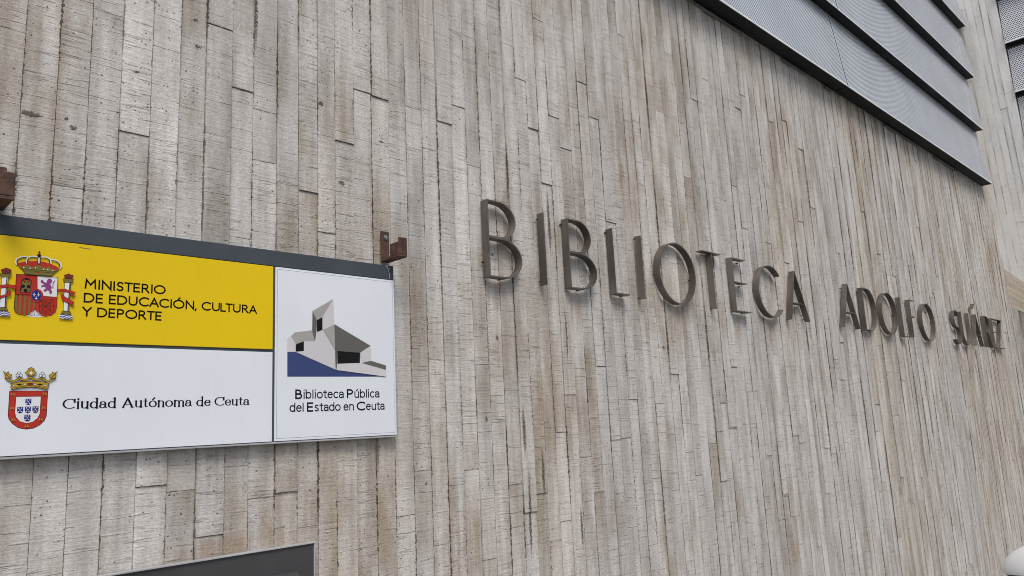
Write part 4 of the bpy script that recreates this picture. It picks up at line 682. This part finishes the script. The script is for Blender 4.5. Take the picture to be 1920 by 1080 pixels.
def sans(c):
    """centre lines of one letter, cap height 1; returns (strokes, advance width)"""
    if c == 'M': return [[(.02, 0), (.08, 1), (.43, .4), (.78, 1), (.84, 0)]], .86
    if c == 'I': return [[(0, 0), (0, 1)]], 0
    if c == 'N': return [[(0, 0), (0, 1), (.7, 0), (.7, 1)]], .7
    if c == 'S': return [arc(.25, .75, .22, .25, 35, 180, 10)+arc(.25, .75, .22, .25, 190, 250, 5)+arc(.22, .25, .24, .25, 62, 0, 6)+arc(.22, .25, .24, .25, -10, -145, 10)], .47
    if c == 'T': return [[(0, 1), (.6, 1)], [(.3, 0), (.3, 1)]], .6
    if c == 'E': return [[(.46, 1), (0, 1), (0, 0), (.46, 0)], [(0, .51), (.42, .51)]], .46
    if c == 'R': return [[(0, 0), (0, 1), (.2, 1)]+arc(.24, .745, .24, .255, 80, -80, 10)+[(.2, .49), (0, .49)], [(.24, .49), (.58, 0)]], .58
    if c == 'P': return [[(0, 0), (0, 1), (.2, 1)]+arc(.24, .73, .26, .27, 80, -80, 10)+[(.2, .46), (0, .46)]], .5
    if c == 'B': return [[(.22, .53), (0, .53), (0, 1), (.2, 1)]+arc(.22, .765, .2, .235, 80, -80, 10), [(0, .53), (0, 0), (.22, 0)]+arc(.26, .265, .24, .265, -80, 80, 10)+[(.2, .53)]], .5
    if c in 'OÓ':
        s = [arc(.48, .5, .48, .5, 90, 450, 32)]
        if c == 'Ó': s.append([(.44, 1.17), (.56, 1.32)])
        return s, .96
    if c == 'D': return [[(0, 0), (0, 1), (.28, 1)]+arc(.28, .5, .46, .5, 85, -85, 16)+[(.28, 0), (0, 0)]], .74
    if c == 'U': return [[(0, 1), (0, .36)]+arc(.33, .34, .33, .34, 180, 360, 14)+[(.66, .36), (.66, 1)]], .66
    if c == 'C': return [arc(.48, .5, .48, .5, 52, 308, 24)], .8
    if c == 'A': return [[(0, 0), (.37, 1), (.74, 0)], [(.13, .33), (.61, .33)]], .74
    if c == 'L': return [[(0, 1), (0, 0), (.44, 0)]], .44
    if c == 'Y': return [[(0, 1), (.33, .5), (.66, 1)], [(.33, .5), (.33, 0)]], .66
    if c == ',': return [[(.05, .02), (.0, -.16)]], .08
    if c == 'F': return [[(0, 0), (0, 1), (.44, 1)], [(0, .53), (.4, .53)]], .44
    if c == 'Z': return [[(0, 1), (.5, 1), (0, 0), (.54, 0)]], .54
    # lower case
    if c == 'i': return [[(0, 0), (0, X)], [(0, 1.), (0, 1.01)]], 0
    if c == 'l': return [[(0, 0), (0, 1.0)]], 0
    if c == 'o': return [arc(.24, X/2, .24, X/2, 90, 450, 24)], .48
    if c == 'b': return [[(0, 0), (0, 1.02)], arc(.22, X/2, .22, X/2, 180, 540, 22)], .44
    if c == 'd': return [[(.44, 0), (.44, 1.02)], arc(.22, X/2, .22, X/2, 0, 360, 22)], .44
    if c == 't': return [[(.13, .9), (.13, .14)]+arc(.25, .13, .12, .13, 190, 280, 6), [(0, X), (.27, X)]], .28
    if c == 'e': return [[(.02, .4), (.43, .4)]+arc(.225, X/2, .21, X/2, 12, 318, 20)], .43
    if c == 'c': return [arc(.23, X/2, .23, X/2, 55, 305, 18)], .38
    if c == 'a': return [[(.02, .58)]+arc(.2, .52, .18, .2, 130, 0, 10)+[(.38, .2), (.38, 0)], [(.38, .42), (.2, .4)]+arc(.16, .2, .16, .2, 90, 290, 10)+[(.38, .14)]], .38
    if c in 'uú':
        s = [[(0, X), (0, .22)]+arc(.19, .2, .19, .2, 180, 350, 10), [(.38, X), (.38, 0)]]
        if c == 'ú': s.append([(.17, .88), (.28, 1.03)])
        return s, .38
    if c == 's': return [arc(.17, .55, .15, .17, 40, 250, 10)+arc(.16, .18, .16, .18, 65, -145, 12)], .33
    if c == 'n': return [[(0, 0), (0, X)], arc(.19, X-.2, .19, .2, 170, 0, 10)+[(.38, 0)]], .38
    return [], .3
SIDE = {'sans': {}, }
def side(c, serif=False):
    if serif: return .055 if c in 'CoódceaA' else .045  # side bearing by roundness
    return (.105 if c in 'OCÓDQ' else .08) if c in 'OCÓDdobceaQ' else (.05 if c in 'ATYLZ,t' else (.11 if c in 'ilnuúsb' else .14))
def layout(text, glyph, gap, space, bold=()):
    x = 0; out = []
    for i, c in enumerate(text):
        if c == ' ': x += space; continue
        st, adv = glyph(c)
        if out: x += gap(text[i-1] if text[i-1] != ' ' else None, c)
        out.append((c, x, st, i in bold)); x += adv
    return out, x
def write(name, text, p0, p1, cap, y, mat, parent, w=.13, wb=None, bold=(), glyph=sans, serif=None, space=.4):
    gp = lambda a, b: (side(a, serif) if a else .1)+side(b, serif)
    lay, tot = layout(text, glyph, gp, space, bold)
    vec = Vector((p1[0]-p0[0], p1[1]-p0[1])); k = (vec.length-w*cap)/tot; ux = vec.normalized(); mb = MB()
    kc = cap*(1-w)
    def tr(px, py, gx): return (p0[0]+ux.x*((gx+px)*k+w*cap/2)-0*py, p0[1]+ux.y*((gx+px)*k)+w*cap/2+py*kc)
    for c, gx, st, bd in lay:
        ww = (wb if bd else w)*cap
        S = [[tr(px, py, gx) for px, py in s_] for s_ in st]
        if serif:
            thin = serif*cap
            flat_strokes(mb, S, y, lambda t: thin+(ww-thin)*abs(t.y)**1.3)
        else: flat_strokes(mb, S, y, lambda t: ww)
    return mb.build(name, mat, parent)
XS = .68
def roman(c):
    """old-style serif letters: thick uprights, thin joins, slab feet"""
    f = lambda x, y, h=.07: [(x-h, y), (x+h, y)]
    if c == 'C': return [arc(.42, .5, .42, .5, 48, 312, 22), [(.72, .7), (.72, .93)]], .76
    if c == 'A': return [[(.08, 0), (.4, 1)], [(.4, 1), (.4, .98), (.72, .03)], [(.42, 1.0), (.74, .03)], [(.2, .34), (.6, .34)], f(.08, 0), f(.74, 0, .12)], .84
    if c == 'i': return [[(.1, 0), (.1, XS)], f(.1, 0), [(.02, XS), (.1, XS)], [(.1, .99), (.1, 1.)]], .2
    if c == 'u': return [[(.08, XS), (.08, .2)]+arc(.24, .18, .16, .18, 180, 330, 8), [(.44, XS), (.44, 0)], [(0, XS), (.08, XS)], [(.34, XS), (.44, XS)], [(.44, 0), (.54, 0)]], .54
    if c == 'd': return [[(.44, 0), (.44, 1.05)], arc(.24, XS/2, .23, XS/2, 30, 335, 20), [(.33, 1.05), (.44, 1.05)], [(.44, 0), (.54, 0)]], .54
    if c == 'a': return [[(.05, .53)]+arc(.2, .5, .17, .19, 150, 0, 9)+[(.37, .1)], [(.37, .4), (.22, .36)]+arc(.17, .19, .17, .19, 90, 300, 10)+[(.37, .13)], [(.37, .05), (.49, .03)]], .48
    if c == 't': return [[(.14, .88), (.14, .16)]+arc(.26, .15, .12, .14, 190, 290, 6), [(0, XS), (.3, XS)]], .34
    if c in 'oó':
        s = [arc(.25, XS/2, .25, XS/2, 90, 450, 24)]
        if c == 'ó': s.append([(.24, .84), (.36, 1.03)])
        return s, .5
    if c == 'n': return [[(.1, 0), (.1, XS)], arc(.28, XS-.18, .17, .18, 165, 0, 9)+[(.45, 0)], [(.02, XS), (.1, XS)], f(.1, 0), f(.45, 0)], .55
    if c == 'm': return [[(.1, 0), (.1, XS)], arc(.27, XS-.18, .16, .18, 165, 0, 9)+[(.43, 0)], arc(.6, XS-.18, .16, .18, 165, 0, 9)+[(.76, 0)], [(.02, XS), (.1, XS)], f(.1, 0), f(.43, 0), f(.76, 0)], .86
    if c == 'e': return [[(.04, .37), (.42, .37)]+arc(.23, XS/2, .2, XS/2, 15, 35, 3)+arc(.235, XS/2, .22, XS/2, 40, 325, 20)], .45
    return [], .3

# ------------------------------------------------------------------ the sign
F_ = -.045          # front plane of the sign box
sign = tag(empty('sign_board', (1.155, 0, 1.572)), 'wide yellow and white institutional sign board with two crests and a building emblem', 'sign')
b = MB()
b.box(.413, F_+.001, 2.2405, 1.8985, -.0125, 2.303, bev=.002)                        # top rail
b.box(.413, F_+.004, 1.575, 1.8975, -.0125, 2.2403)                                  # box behind the faces
b.build('frame', M['frame'], sign)
b = MB(); b.box(.413, F_+.002, 1.5675, 1.8985, -.0125, 1.5745, bev=.0015); b.box(1.8978, F_+.002, 1.5747, 1.9003, -.0125, 2.2395); b.build('trim', M['alu'], sign)
yp = MB(); yp.box(.4145, F_, 1.9185, 1.3358, F_+.0038, 2.2385, bev=.0008); yp = yp.build('yellow_panel', M['yellow'], sign)
wp = MB(); wp.box(.4145, F_, 1.5765, 1.3358, F_+.0038, 1.9075, bev=.0008); wp = wp.build('white_panel', M['white'], sign)
bp_ = MB(); bp_.box(1.3455, F_, 1.5765, 1.8972, F_+.0038, 2.2385, bev=.0008); lp = bp_.build('white_panel', M['white'], sign)
yp['label'] = 'yellow upper panel'; lp['label'] = 'white panel with the building emblem'; wp['label'] = 'long white lower panel'
b = MB()
for q in ((1.353, 1.586, 1.8895, 1.5868), (1.353, 2.2295, 1.8895, 2.2303), (1.353, 1.587, 1.3538, 2.2293), (1.8887, 1.587, 1.8895, 2.2293)):
    b.add([(q[0], F_-.0002, q[1]), (q[2], F_-.0002, q[1]), (q[2], F_-.0002, q[3]), (q[0], F_-.0002, q[3])], [(0, 1, 2, 3)])
b.build('border_line', M['frame'], lp)
def emblem(name, data, parent, y0, dy=.00006):
    keys = sorted({m for m, _, _ in data}); mb = MB(); y = y0
    for mkey, wd, pl in data:
        y -= dy
        if wd:
            Lf, Rt, cl = ribbon(pl, lambda t: wd, cap=False); n = len(Lf)
            mb.add([(p.x, y, p.y) for p in Lf]+[(p.x, y, p.y) for p in Rt], [(i, (i+1) % n, n+(i+1) % n, n+i) for i in range(n if cl else n-1)], keys.index(mkey))
        else: mb.add([(px, y, pz) for px, pz in pl], [tuple(range(len(pl)))], keys.index(mkey))
    return mb.build(name, [INK[k] for k in keys], parent)
emblem('crest', SPAIN, yp, F_-.0003); emblem('crest', CEUTA, wp, F_-.0003); emblem('building_emblem', LOGO, lp, F_-.0003, .0002)
T_ = F_-.0006
mb = MB(); flat_strokes(mb, [[(.665, 2.2285), (.682, 2.2255), (.70, 2.2262)]], T_, lambda t: .0016); mb.build('scuff_mark', INK['S'], yp)
mb = MB(); flat_strokes(mb, [[(1.856, 2.300), (1.868, 2.289), (1.874, 2.272), (1.877, 2.246)], [(1.865, 2.30), (1.869, 2.292), (1.876, 2.288)]], T_, lambda t: .0012); mb.build('cobweb', M['white'], sign)
write('lettering', 'MINISTERIO', (0.6863, 2.0938), (0.939, 2.0951), .0317, T_, M['ink'], yp, w=.155)
write('lettering', 'DE EDUCACIÓN, CULTURA', (0.686, 2.0483), (1.2717, 2.0495), .0318, T_, M['ink'], yp, w=.155)
write('lettering', 'Y DEPORTE', (0.6835, 2.0033), (0.9284, 2.0033), .0314, T_, M['ink'], yp, w=.155)
write('lettering', 'Ciudad Autónoma de Ceuta', (0.6429, 1.7094), (1.2489, 1.7102), .0337, T_, M['navy'], wp, w=.165, glyph=roman, serif=.05, space=.27)
write('lettering', 'Biblioteca Pública', (1.4299, 1.7317), (1.8126, 1.7326), .035, T_, M['navy'], lp, w=.13, wb=.18, bold=(0, 11), space=.2)
write('lettering', 'del Estado en Ceuta', (1.4058, 1.6826), (1.8371, 1.6817), .0345, T_, M['navy'], lp, w=.13, wb=.18, bold=(4, 14), space=.2)

# ------------------------------------------------------------------ rusty brackets above the sign
def bracket(x0, label):
    t = tag(empty('wall_bracket', (x0+.022, -.012, 2.32)), label, 'bracket', 'rusty brackets above the sign board')
    x1 = x0+.044
    b = MB(); b.box(x0, -.0195, 2.3345, x1, -.0125, 2.462, bev=.0015); b.build('wall_plate', M['rust'], t)
    b = MB(); b.box(x0, -.150, 2.322, x1, -.0125, 2.3342, bev=.002); b.build('arm', M['rust'], t)
    b = MB(); b.box(x0, -.150, 2.3345, x1, -.142, 2.408, bev=.002); b.box(x0+.0005, -.1418, 2.3345, x0+.007, -.085, 2.388); b.build('upstand', M['rust'], t)
    b = MB(); b.cyl((x0+.024, -.0195, 2.435), (0, -1, 0), .0105, .0025, 20); b.cyl((x0+.024, -.0221, 2.435), (0, -1, 0), .007, .006, 6); b.build('bolt', M['bolt'], t)
    return t
bracket(1.853, 'rusty steel bracket over the right end of the sign board')
bracket(.4145, 'rusty steel bracket at the left photo edge, over the crest with pillars')

# ------------------------------------------------------------------ dark panel under the sign
pn = tag(empty('wall_panel', (1.165, 0, .62)), 'dark grey metal panel with silver edge and hood, low on the wall under the sign', 'wall panel')
x0, x1, zt_ = .56, 1.521, 1.1965
b = MB(); b.box(x0+.004, -.026, .55, x1-.004, -.0125, zt_-.0065); b.build('panel_face', M['panel'], pn)
b = MB(); b.box(x0, -.034, zt_-.0063, x1, -.0125, zt_, bev=.001); b.box(x1-.0038, -.031, .55, x1, -.0125, zt_-.0065); b.box(x0, -.031, .55, x0+.0038, -.0125, zt_-.0065); b.box(x0, -.034, .543, x1, -.0125, .5498); b.build('silver_edge', M['alu'], pn)
b = MB()
pr = [(.80, -.0262, 1.099), (.80, -.0262, .9), (.80, -.075, .9), (.80, -.075, 1.06), (.80, -.070, 1.068)]
b.prism(pr, [(1.45, p[1], p[2]) for p in pr]); b.build('hood', M['panel'], pn)
b = MB(); b.box(.798, -.0785, 1.056, 1.452, -.0752, 1.068, bev=.001); b.build('hood_edge', M['alu'], pn)

# ------------------------------------------------------------------ standing steel letters
Y0, Y1, TH = -.0155, -.0625, .0068
def bar_letter(c, x, z0, z1, strokes, label, pins=()):
    """strokes in (x metres from the left edge, height 0..1)"""
    h = z1-z0
    t = tag(empty('steel_letter', (x, -.0125, z0)), label, 'sign letter', 'steel letters spelling the library name')
    mb = MB()
    for k, st in enumerate(strokes):
        pts = [(x+px, z0+pz*h) for px, pz in st]
        Lf, Rt, cl = ribbon(pts, lambda t_: TH, cap=False); n = len(Lf); e = .0004*k
        a = [(p.x, Y0+e, p.y) for p in Lf]; b_ = [(p.x, Y1+e, p.y) for p in Lf]; c_ = [(p.x, Y1+e, p.y) for p in Rt]; d_ = [(p.x, Y0+e, p.y) for p in Rt]
        fs = []
        for i in range(n if cl else n-1):
            j = (i+1) % n
            for q in range(4): fs.append((q*n+i, q*n+j, ((q+1) % 4)*n+j, ((q+1) % 4)*n+i))
        if not cl: fs += [(0, n, 2*n, 3*n), (n-1, 4*n-1, 3*n-1, 2*n-1)]
        mb.add(a+b_+c_+d_, fs)
    o = mb.build('letter_strip', M['letter'], t); fix_normals(o)
    o.data.polygons.foreach_set('use_smooth', [True]*len(o.data.polygons)); o.data.set_sharp_from_angle(angle=R(32))
    for px, pz in pins:
        b = MB(); b.cyl((x+px, -.008, z0+pz*h), (0, -1, 0), .005, .016, 10); b.build('mounting_pin', M['rust'], t)
    return t
TOP = 2.7
def bowl(x0, zt, zb, xr):   # flat start, round end
    ry = (zt-zb)/2; rx = xr*.56
    return [(x0, zt)]+arc(xr-rx, (zt+zb)/2, rx, ry, 90, -90, 20)+[(x0, zb)]
def Bs(): return [[(0, 0), (0, 1)], bowl(0, 1-.007, .522, .19), bowl(0, .508, .007, .226)]
def ring(wd): return [arc(wd/2, .5, wd/2, .5, 90, 450, 48)]
def As(l, r): return [[(0, 0), (l, 1)], [(l+.004, .99), (l+r, 0)], [(l*.37, .34), (l+r*.63, .34)]]
bar_letter('B', 2.461, 2.313, 2.705, Bs(), 'large dark steel letter B opening the word BIBLIOTECA', ((-.004, .2), (.1, .0)))
bar_letter('I', 2.867, 2.309, 2.703, [[(0, 0), (0, 1)]], 'single steel upright of the letter I between the two letters B', ((0, .06), (0, .93)))
bar_letter('B', 3.061, 2.311, 2.702, Bs(), 'second dark steel letter B, left of the letter L', ((-.004, .93), (.1, 0)))
bar_letter('L', 3.455, 2.312, 2.704, [[(0, 1), (0, 0)], [(.003, .006), (.13, .006)]], 'dark steel letter L right of the second letter B', ((-.004, .95), (.1, .0)))
bar_letter('I', 3.737, 2.303, 2.699, [[(0, 0), (0, 1)]], 'single steel upright of the letter I just before the large O', ((0, .97), (0, .03)))
bar_letter('O', 3.913, 2.303, 2.7, ring(.408), 'large round steel letter O in the word BIBLIOTECA', ((0.005, .45), (.403, .45)))
bar_letter('T', 4.437, 2.3, 2.693, [[(0, 1), (.235, 1)], [(.118, .99), (.118, 0)]], 'dark steel letter T right of the large O', ((.118, .03), (.118, .8)))
bar_letter('E', 4.827, 2.304, 2.693, [[(0, 0), (0, 1)], [(.003, .993), (.19, .993)], [(.003, .545), (.19, .545)], [(.003, .007), (.21, .007)]], 'dark steel letter E between T and C', ((.15, 0.0), (.15, .95), (.15, .5)))
bar_letter('C', 5.181, 2.297, 2.692, [arc(.205, .5, .205, .5, 42, 318, 34)], 'curved steel letter C right of the first letter E', ((.005, .5), (.33, .9)))
bar_letter('A', 5.672, 2.297, 2.697, As(.135, .19), 'steel letter A ending the word BIBLIOTECA', ((.02, .05), (.3, .05)))
bar_letter('A', 6.685, 2.292, 2.693, As(.163, .18), 'steel letter A opening the word ADOLFO', ((.02, .05), (.12, .9)))
bar_letter('D', 7.183, 2.29, 2.688, [[(0, 0), (0, 1)], bowl(0, .993, .007, .29)], 'steel letter D right of the letter A in ADOLFO', ((-.004, .9), (.15, 0)))
bar_letter('O', 7.62, 2.283, 2.69, ring(.40), 'round steel letter O right of the letter D', ((.005, .5), (.395, .5)))
bar_letter('L', 8.158, 2.276, 2.677, [[(0, 1), (0, 0)], [(.003, .006), (.13, .006)]], 'steel letter L between the two round letters O of ADOLFO', ((.1, 0), (0, .8)))
bar_letter('F', 8.44, 2.277, 2.675, [[(0, 0), (0, 1)], [(.003, .993), (.145, .993)], [(.003, .55), (.145, .55)]], 'steel letter F of ADOLFO, just before its last O', ((.12, .55), (0, .1)))
bar_letter('O', 8.765, 2.262, 2.668, ring(.405), 'round steel letter O ending the word ADOLFO', ((.005, .5), (.4, .5)))
Sst = [arc(.105, .74, .095, .26, 25, 180, 12)+arc(.105, .74, .095, .26, 195, 240, 4)+arc(.1, .26, .115, .26, 55, 0, 6)+arc(.1, .26, .115, .26, -15, -150, 11)]
bar_letter('S', 9.9, 2.268, 2.668, Sst, 'curved steel letter S opening the last word', ((.0, .75), (.1, .0)))
bar_letter('U', 10.21, 2.273, 2.67, [[(0, 1), (0, .36)]+arc(.15, .34, .15, .34, 180, 360, 18)+[(.3, .36), (.3, 1)]], 'steel letter U right of the S in the last word', ((0, .9), (.15, 0)))
bar_letter('A', 10.67, 2.274, 2.675, As(.16, .17)+[[(.09, 1.17), (.2, 1.34)]], 'steel letter A carrying an acute accent in the last word', ((.14, 1.24), (.02, .05)))
bar_letter('R', 11.225, 2.276, 2.68, [[(0, 0), (0, 1)], bowl(0, .993, .49, .19), [(.08, .485), (.21, 0)]], 'steel letter R in the last word, right of the accented A', ((0, .1), (.1, 1)))
bar_letter('E', 11.55, 2.277, 2.672, [[(0, 0), (0, 1)], [(.003, .993), (.17, .993)], [(.003, .53), (.17, .53)], [(.003, .007), (.18, .007)]], 'steel letter E in the last word, left of the Z', ((.15, 0), (.15, .95)))
bar_letter('Z', 11.76, 2.279, 2.668, [[(0, .994), (.27, .994)], [(.268, .985), (.02, .012)], [(0, .006), (.29, .006)]], 'steel letter Z, the last letter on the wall', ((.25, 0), (.02, 1)))

# ------------------------------------------------------------------ ground
def sheet(name, x0, y0, x1, y1, z, mat):
    return tag(mesh(name, [(x0, y0, z), (x1, y0, z), (x1, y1, z), (x0, y1, z)], [(0, 1, 2, 3)], mat), kind='structure')
def paving_mat():
    g = NG('paving_tiles'); o = g.obj()
    br = g.n('TexBrick', {'Vector': o, 'Scale': 1., 'Brick Width': .4, 'Row Height': .4, 'Mortar Size': .004, 'Color1': rgb(.3, .29, .28), 'Color2': rgb(.26, .255, .25), 'Mortar': rgb(.12, .115, .11)})
    c = g.mix(g.ramp(g.noise(o, 3., 5), .35, .7, 0, .35), br.outputs[0], rgb(.16, .155, .15))
    return g.put(Base_Color=c, Roughness=.85, Normal=g.bump(g.noise(o, 120., 3), .002))
def fall(x): return 0 if x < 6 else -.135*(min(x, 40)-6)      # the street drops away past the lettering
XS_ = [-60, 6, 40, 120]
def strip(name, prof, mat):
    v = [(x, y, z+fall(x)) for x in XS_ for y, z in prof]; n = len(prof)
    f = [(i*n+j, (i+1)*n+j, (i+1)*n+j+1, i*n+j+1) for i in range(len(XS_)-1) for j in range(n-1)]
    o = mesh(name, v, f, mat); fix_normals(o); return tag(o, kind='structure')
strip('ground', [(-150, -.14), (150, -.14)], plain('earth', (.16, .145, .12), .95, 0, .2, .6))
strip('road', [(-9, -.125), (-1.858, -.125)], plain('asphalt', (.055, .055, .056), .9, 0, .25, 30., .003))
strip('pavement', [(-1.7, -.05), (-1.7, 0), (-.001, 0)], paving_mat())
strip('kerb', [(-1.86, -.124), (-1.86, -.005), (-1.85, .004), (-1.702, .004)], plain('kerb_stone', (.33, .32, .31), .8, 0, .15, 8., .002))

# ------------------------------------------------------------------ parked car (its wing mirror reaches into the picture)
CARX, CARY, CARZ = 2.15, -2.98, -.125
car = tag(empty('parked_car', (CARX+2, CARY, CARZ)), 'white parked car whose rounded door mirror shows at the lower right corner', 'car')
g = NG('white_car_paint'); g.put(Base_Color=rgb(.78, .79, .8), Roughness=.28); g.b.inputs['Coat Weight'].default_value = .6; g.b.inputs['Coat Roughness'].default_value = .06; WHITE = g.mat
BLACK = plain('black_plastic', (.018, .018, .02), .5); GLASS = plain('dark_car_glass', (.02, .024, .027), .06); RUB = plain('tyre_rubber', (.02, .02, .02), .85); RIM = plain('alloy_rim', (.45, .46, .48), .3, .8)
def cp(x, y, z): return (CARX+x, CARY+y, CARZ+z)
# sections along the car: x, half width, sill z, belt z (side shoulder), top z, roof half width
secs = [(0, .55, .30, .52, .60, .42), (.10, .70, .22, .60, .72, .55), (.45, .82, .2, .72, .84, .66), (1.0, .86, .2, .84, .96, .70), (1.35, .87, .2, .92, 1.02, .70), (1.95, .87, .2, .95, 1.42, .56), (2.4, .87, .2, .96, 1.48, .57), (3.1, .87, .2, .97, 1.46, .56), (3.6, .86, .2, .98, 1.36, .54), (3.92, .83, .24, .99, 1.06, .62), (4.02, .74, .32, .85, .92, .58)]
vs, fs = [], []
for (x, hw, zs, zb, zt_, rw) in secs:
    half = [(hw-.05, zs), (hw, zs+.08), (hw, (zs+zb)/2), (hw-.015, zb), (rw+(.06 if zt_-zb > .2 else .03), zt_-.06 if zt_-zb > .2 else zt_-.02), (rw*.8, zt_)]
    ring_ = [(y, z) for y, z in half]+[(0, zt_+.015)]+[(-y, z) for y, z in reversed(half)]
    vs += [cp(x, y, z) for y, z in ring_]
n = 13
for i in range(len(secs)-1):
    for j in range(n): fs.append((i*n+j, i*n+(j+1) % n, (i+1)*n+(j+1) % n, (i+1)*n+j))
fs += [tuple(range(n)), tuple(range((len(secs)-1)*n, len(secs)*n))[::-1]]
body = mesh('body', vs, fs, WHITE, car, smooth=True); fix_normals(body); body.data.set_sharp_from_angle(angle=R(38))
def quad(name, pts, mat, parent, off):
    a, b_, c_, d_ = [Vector(cp(*p)) for p in pts]; nn = (b_-a).cross(d_-a).normalized()
    cen = (a+b_+c_+d_)/4-Vector(cp(2, 0, .8))
    if nn.dot(cen) < 0: nn = -nn
    m_ = MB(); m_.prism([p+nn*off for p in (a, b_, c_, d_)], [p-nn*.02 for p in (a, b_, c_, d_)]); o = m_.build(name, mat, parent); fix_normals(o); return o
quad('windscreen', [(1.42, -.66, 1.03), (1.42, .66, 1.03), (1.9, .52, 1.385), (1.9, -.52, 1.385)], GLASS, car, .03)
quad('rear_window', [(3.87, -.58, 1.09), (3.87, .58, 1.09), (3.64, .5, 1.33), (3.64, -.5, 1.33)], GLASS, car, .02)
for s_ in (1, -1):
    quad('side_window', [(1.55, s_*.85, 1.0), (2.6, s_*.86, 1.0), (2.6, s_*.655, 1.38), (1.98, s_*.655, 1.34)], GLASS, car, .012)
    quad('side_window', [(2.66, s_*.86, 1.0), (3.5, s_*.85, 1.01), (3.4, s_*.655, 1.34), (2.66, s_*.655, 1.38)], GLASS, car, .012)
    quad('headlight', [(.12, s_*.45, .66), (.12, s_*.68, .62), (.38, s_*.79, .72), (.30, s_*.55, .76)], plain('headlight_lens', (.6, .62, .65), .1), car, .025)
    quad('tail_light', [(3.99, s_*.5, .88), (3.97, s_*.74, .86), (3.93, s_*.8, 1.0), (3.95, s_*.6, 1.02)], plain('red_lens', (.3, .01, .01), .15), car, .03)
    m_ = MB(); m_.box(*cp(2.0, s_*.868, .86), *cp(2.18, s_*.885, .885)); m_.build('door_handle', BLACK, car)
    for wx_ in (.72, 3.25):
        m_ = MB(); m_.cyl(cp(wx_, s_*.68, .31), (0, s_, 0), .31, .205, 36); o = m_.build('wheel', RUB, car); fix_normals(o)
        m_ = MB(); m_.cyl(cp(wx_, s_*.886, .31), (0, s_, 0), .21, .006, 30, r2=.19)
        for q in range(5): a = R(72*q); m_.cyl(cp(wx_+math.cos(a)*.1, s_*.892, .31+math.sin(a)*.1), (0, s_, 0), .035, .004, 10)
        o = m_.build('rim', RIM, o)
quad('grille', [(.04, -.4, .36), (.04, .4, .36), (.06, .4, .52), (.06, -.4, .52)], BLACK, car, .03)
quad('number_plate', [(.0, -.25, .4), (.0, .25, .4), (.02, .25, .5), (.02, -.25, .5)], M['white'], car, .055)
# door mirrors: a painted shell (superellipsoid, blunt outer end) over a black lower half
def mirror(cx, cy, cz, s_):
    def shell(z_lo, z_hi, infl, ry0):
        v, f = [], []; nu, nv = 28, 14
        for i in range(nv+1):
            ph = z_lo+(z_hi-z_lo)*i/nv
            for j in range(nu):
                th = 2*math.pi*j/nu
                ce = lambda a, e: math.copysign(abs(math.cos(a))**e, math.cos(a)); se = lambda a, e: math.copysign(abs(math.sin(a))**e, math.sin(a))
                px = .062*ce(ph, .75)*ce(th, .8)*infl; py = .125*ce(ph, 1.35)*se(th, .95)*infl; pz = (.092 if ph > 0 else .06)*se(ph, 1.1)*infl
                px -= .025*(1-(py/.12)**2)*0; pz += -.012*(py*s_/.118)
                v.append((cx+px+.02*py*s_/.118, cy+py, cz+pz))
        for i in range(nv):
            for j in range(nu): f.append((i*nu+j, i*nu+(j+1) % nu, (i+1)*nu+(j+1) % nu, (i+1)*nu+j))
        f += [tuple(range(nu))[::-1], tuple(range(nv*nu, (nv+1)*nu))]
        return v, f
    v, f = shell(R(-13), R(89.5), 1., 0); cap_ = mesh('door_mirror', v, f, WHITE, car, smooth=True); fix_normals(cap_); cap_.data.set_sharp_from_angle(angle=R(40))
    v, f = shell(R(-89.5), R(-14), .97, 0); o = mesh('mirror_base', v, f, BLACK, cap_, smooth=True); fix_normals(o); o.data.set_sharp_from_angle(angle=R(40))
    m_ = MB(); m_.prism([(cx-.03, cy-s_*.1, cz-.06), (cx+.03, cy-s_*.1, cz-.06), (cx+.03, cy-s_*.1, cz-.02), (cx-.03, cy-s_*.1, cz-.02)], [(cx-.02, cy-s_*.2, cz-.09), (cx+.05, cy-s_*.2, cz-.09), (cx+.05, cy-s_*.2, cz-.03), (cx-.02, cy-s_*.2, cz-.03)]); m_.build('mirror_arm', BLACK, cap_)
mirror(3.2, -1.998, 1.013, 1); mirror(3.2, 2*CARY+1.998, 1.013, -1)
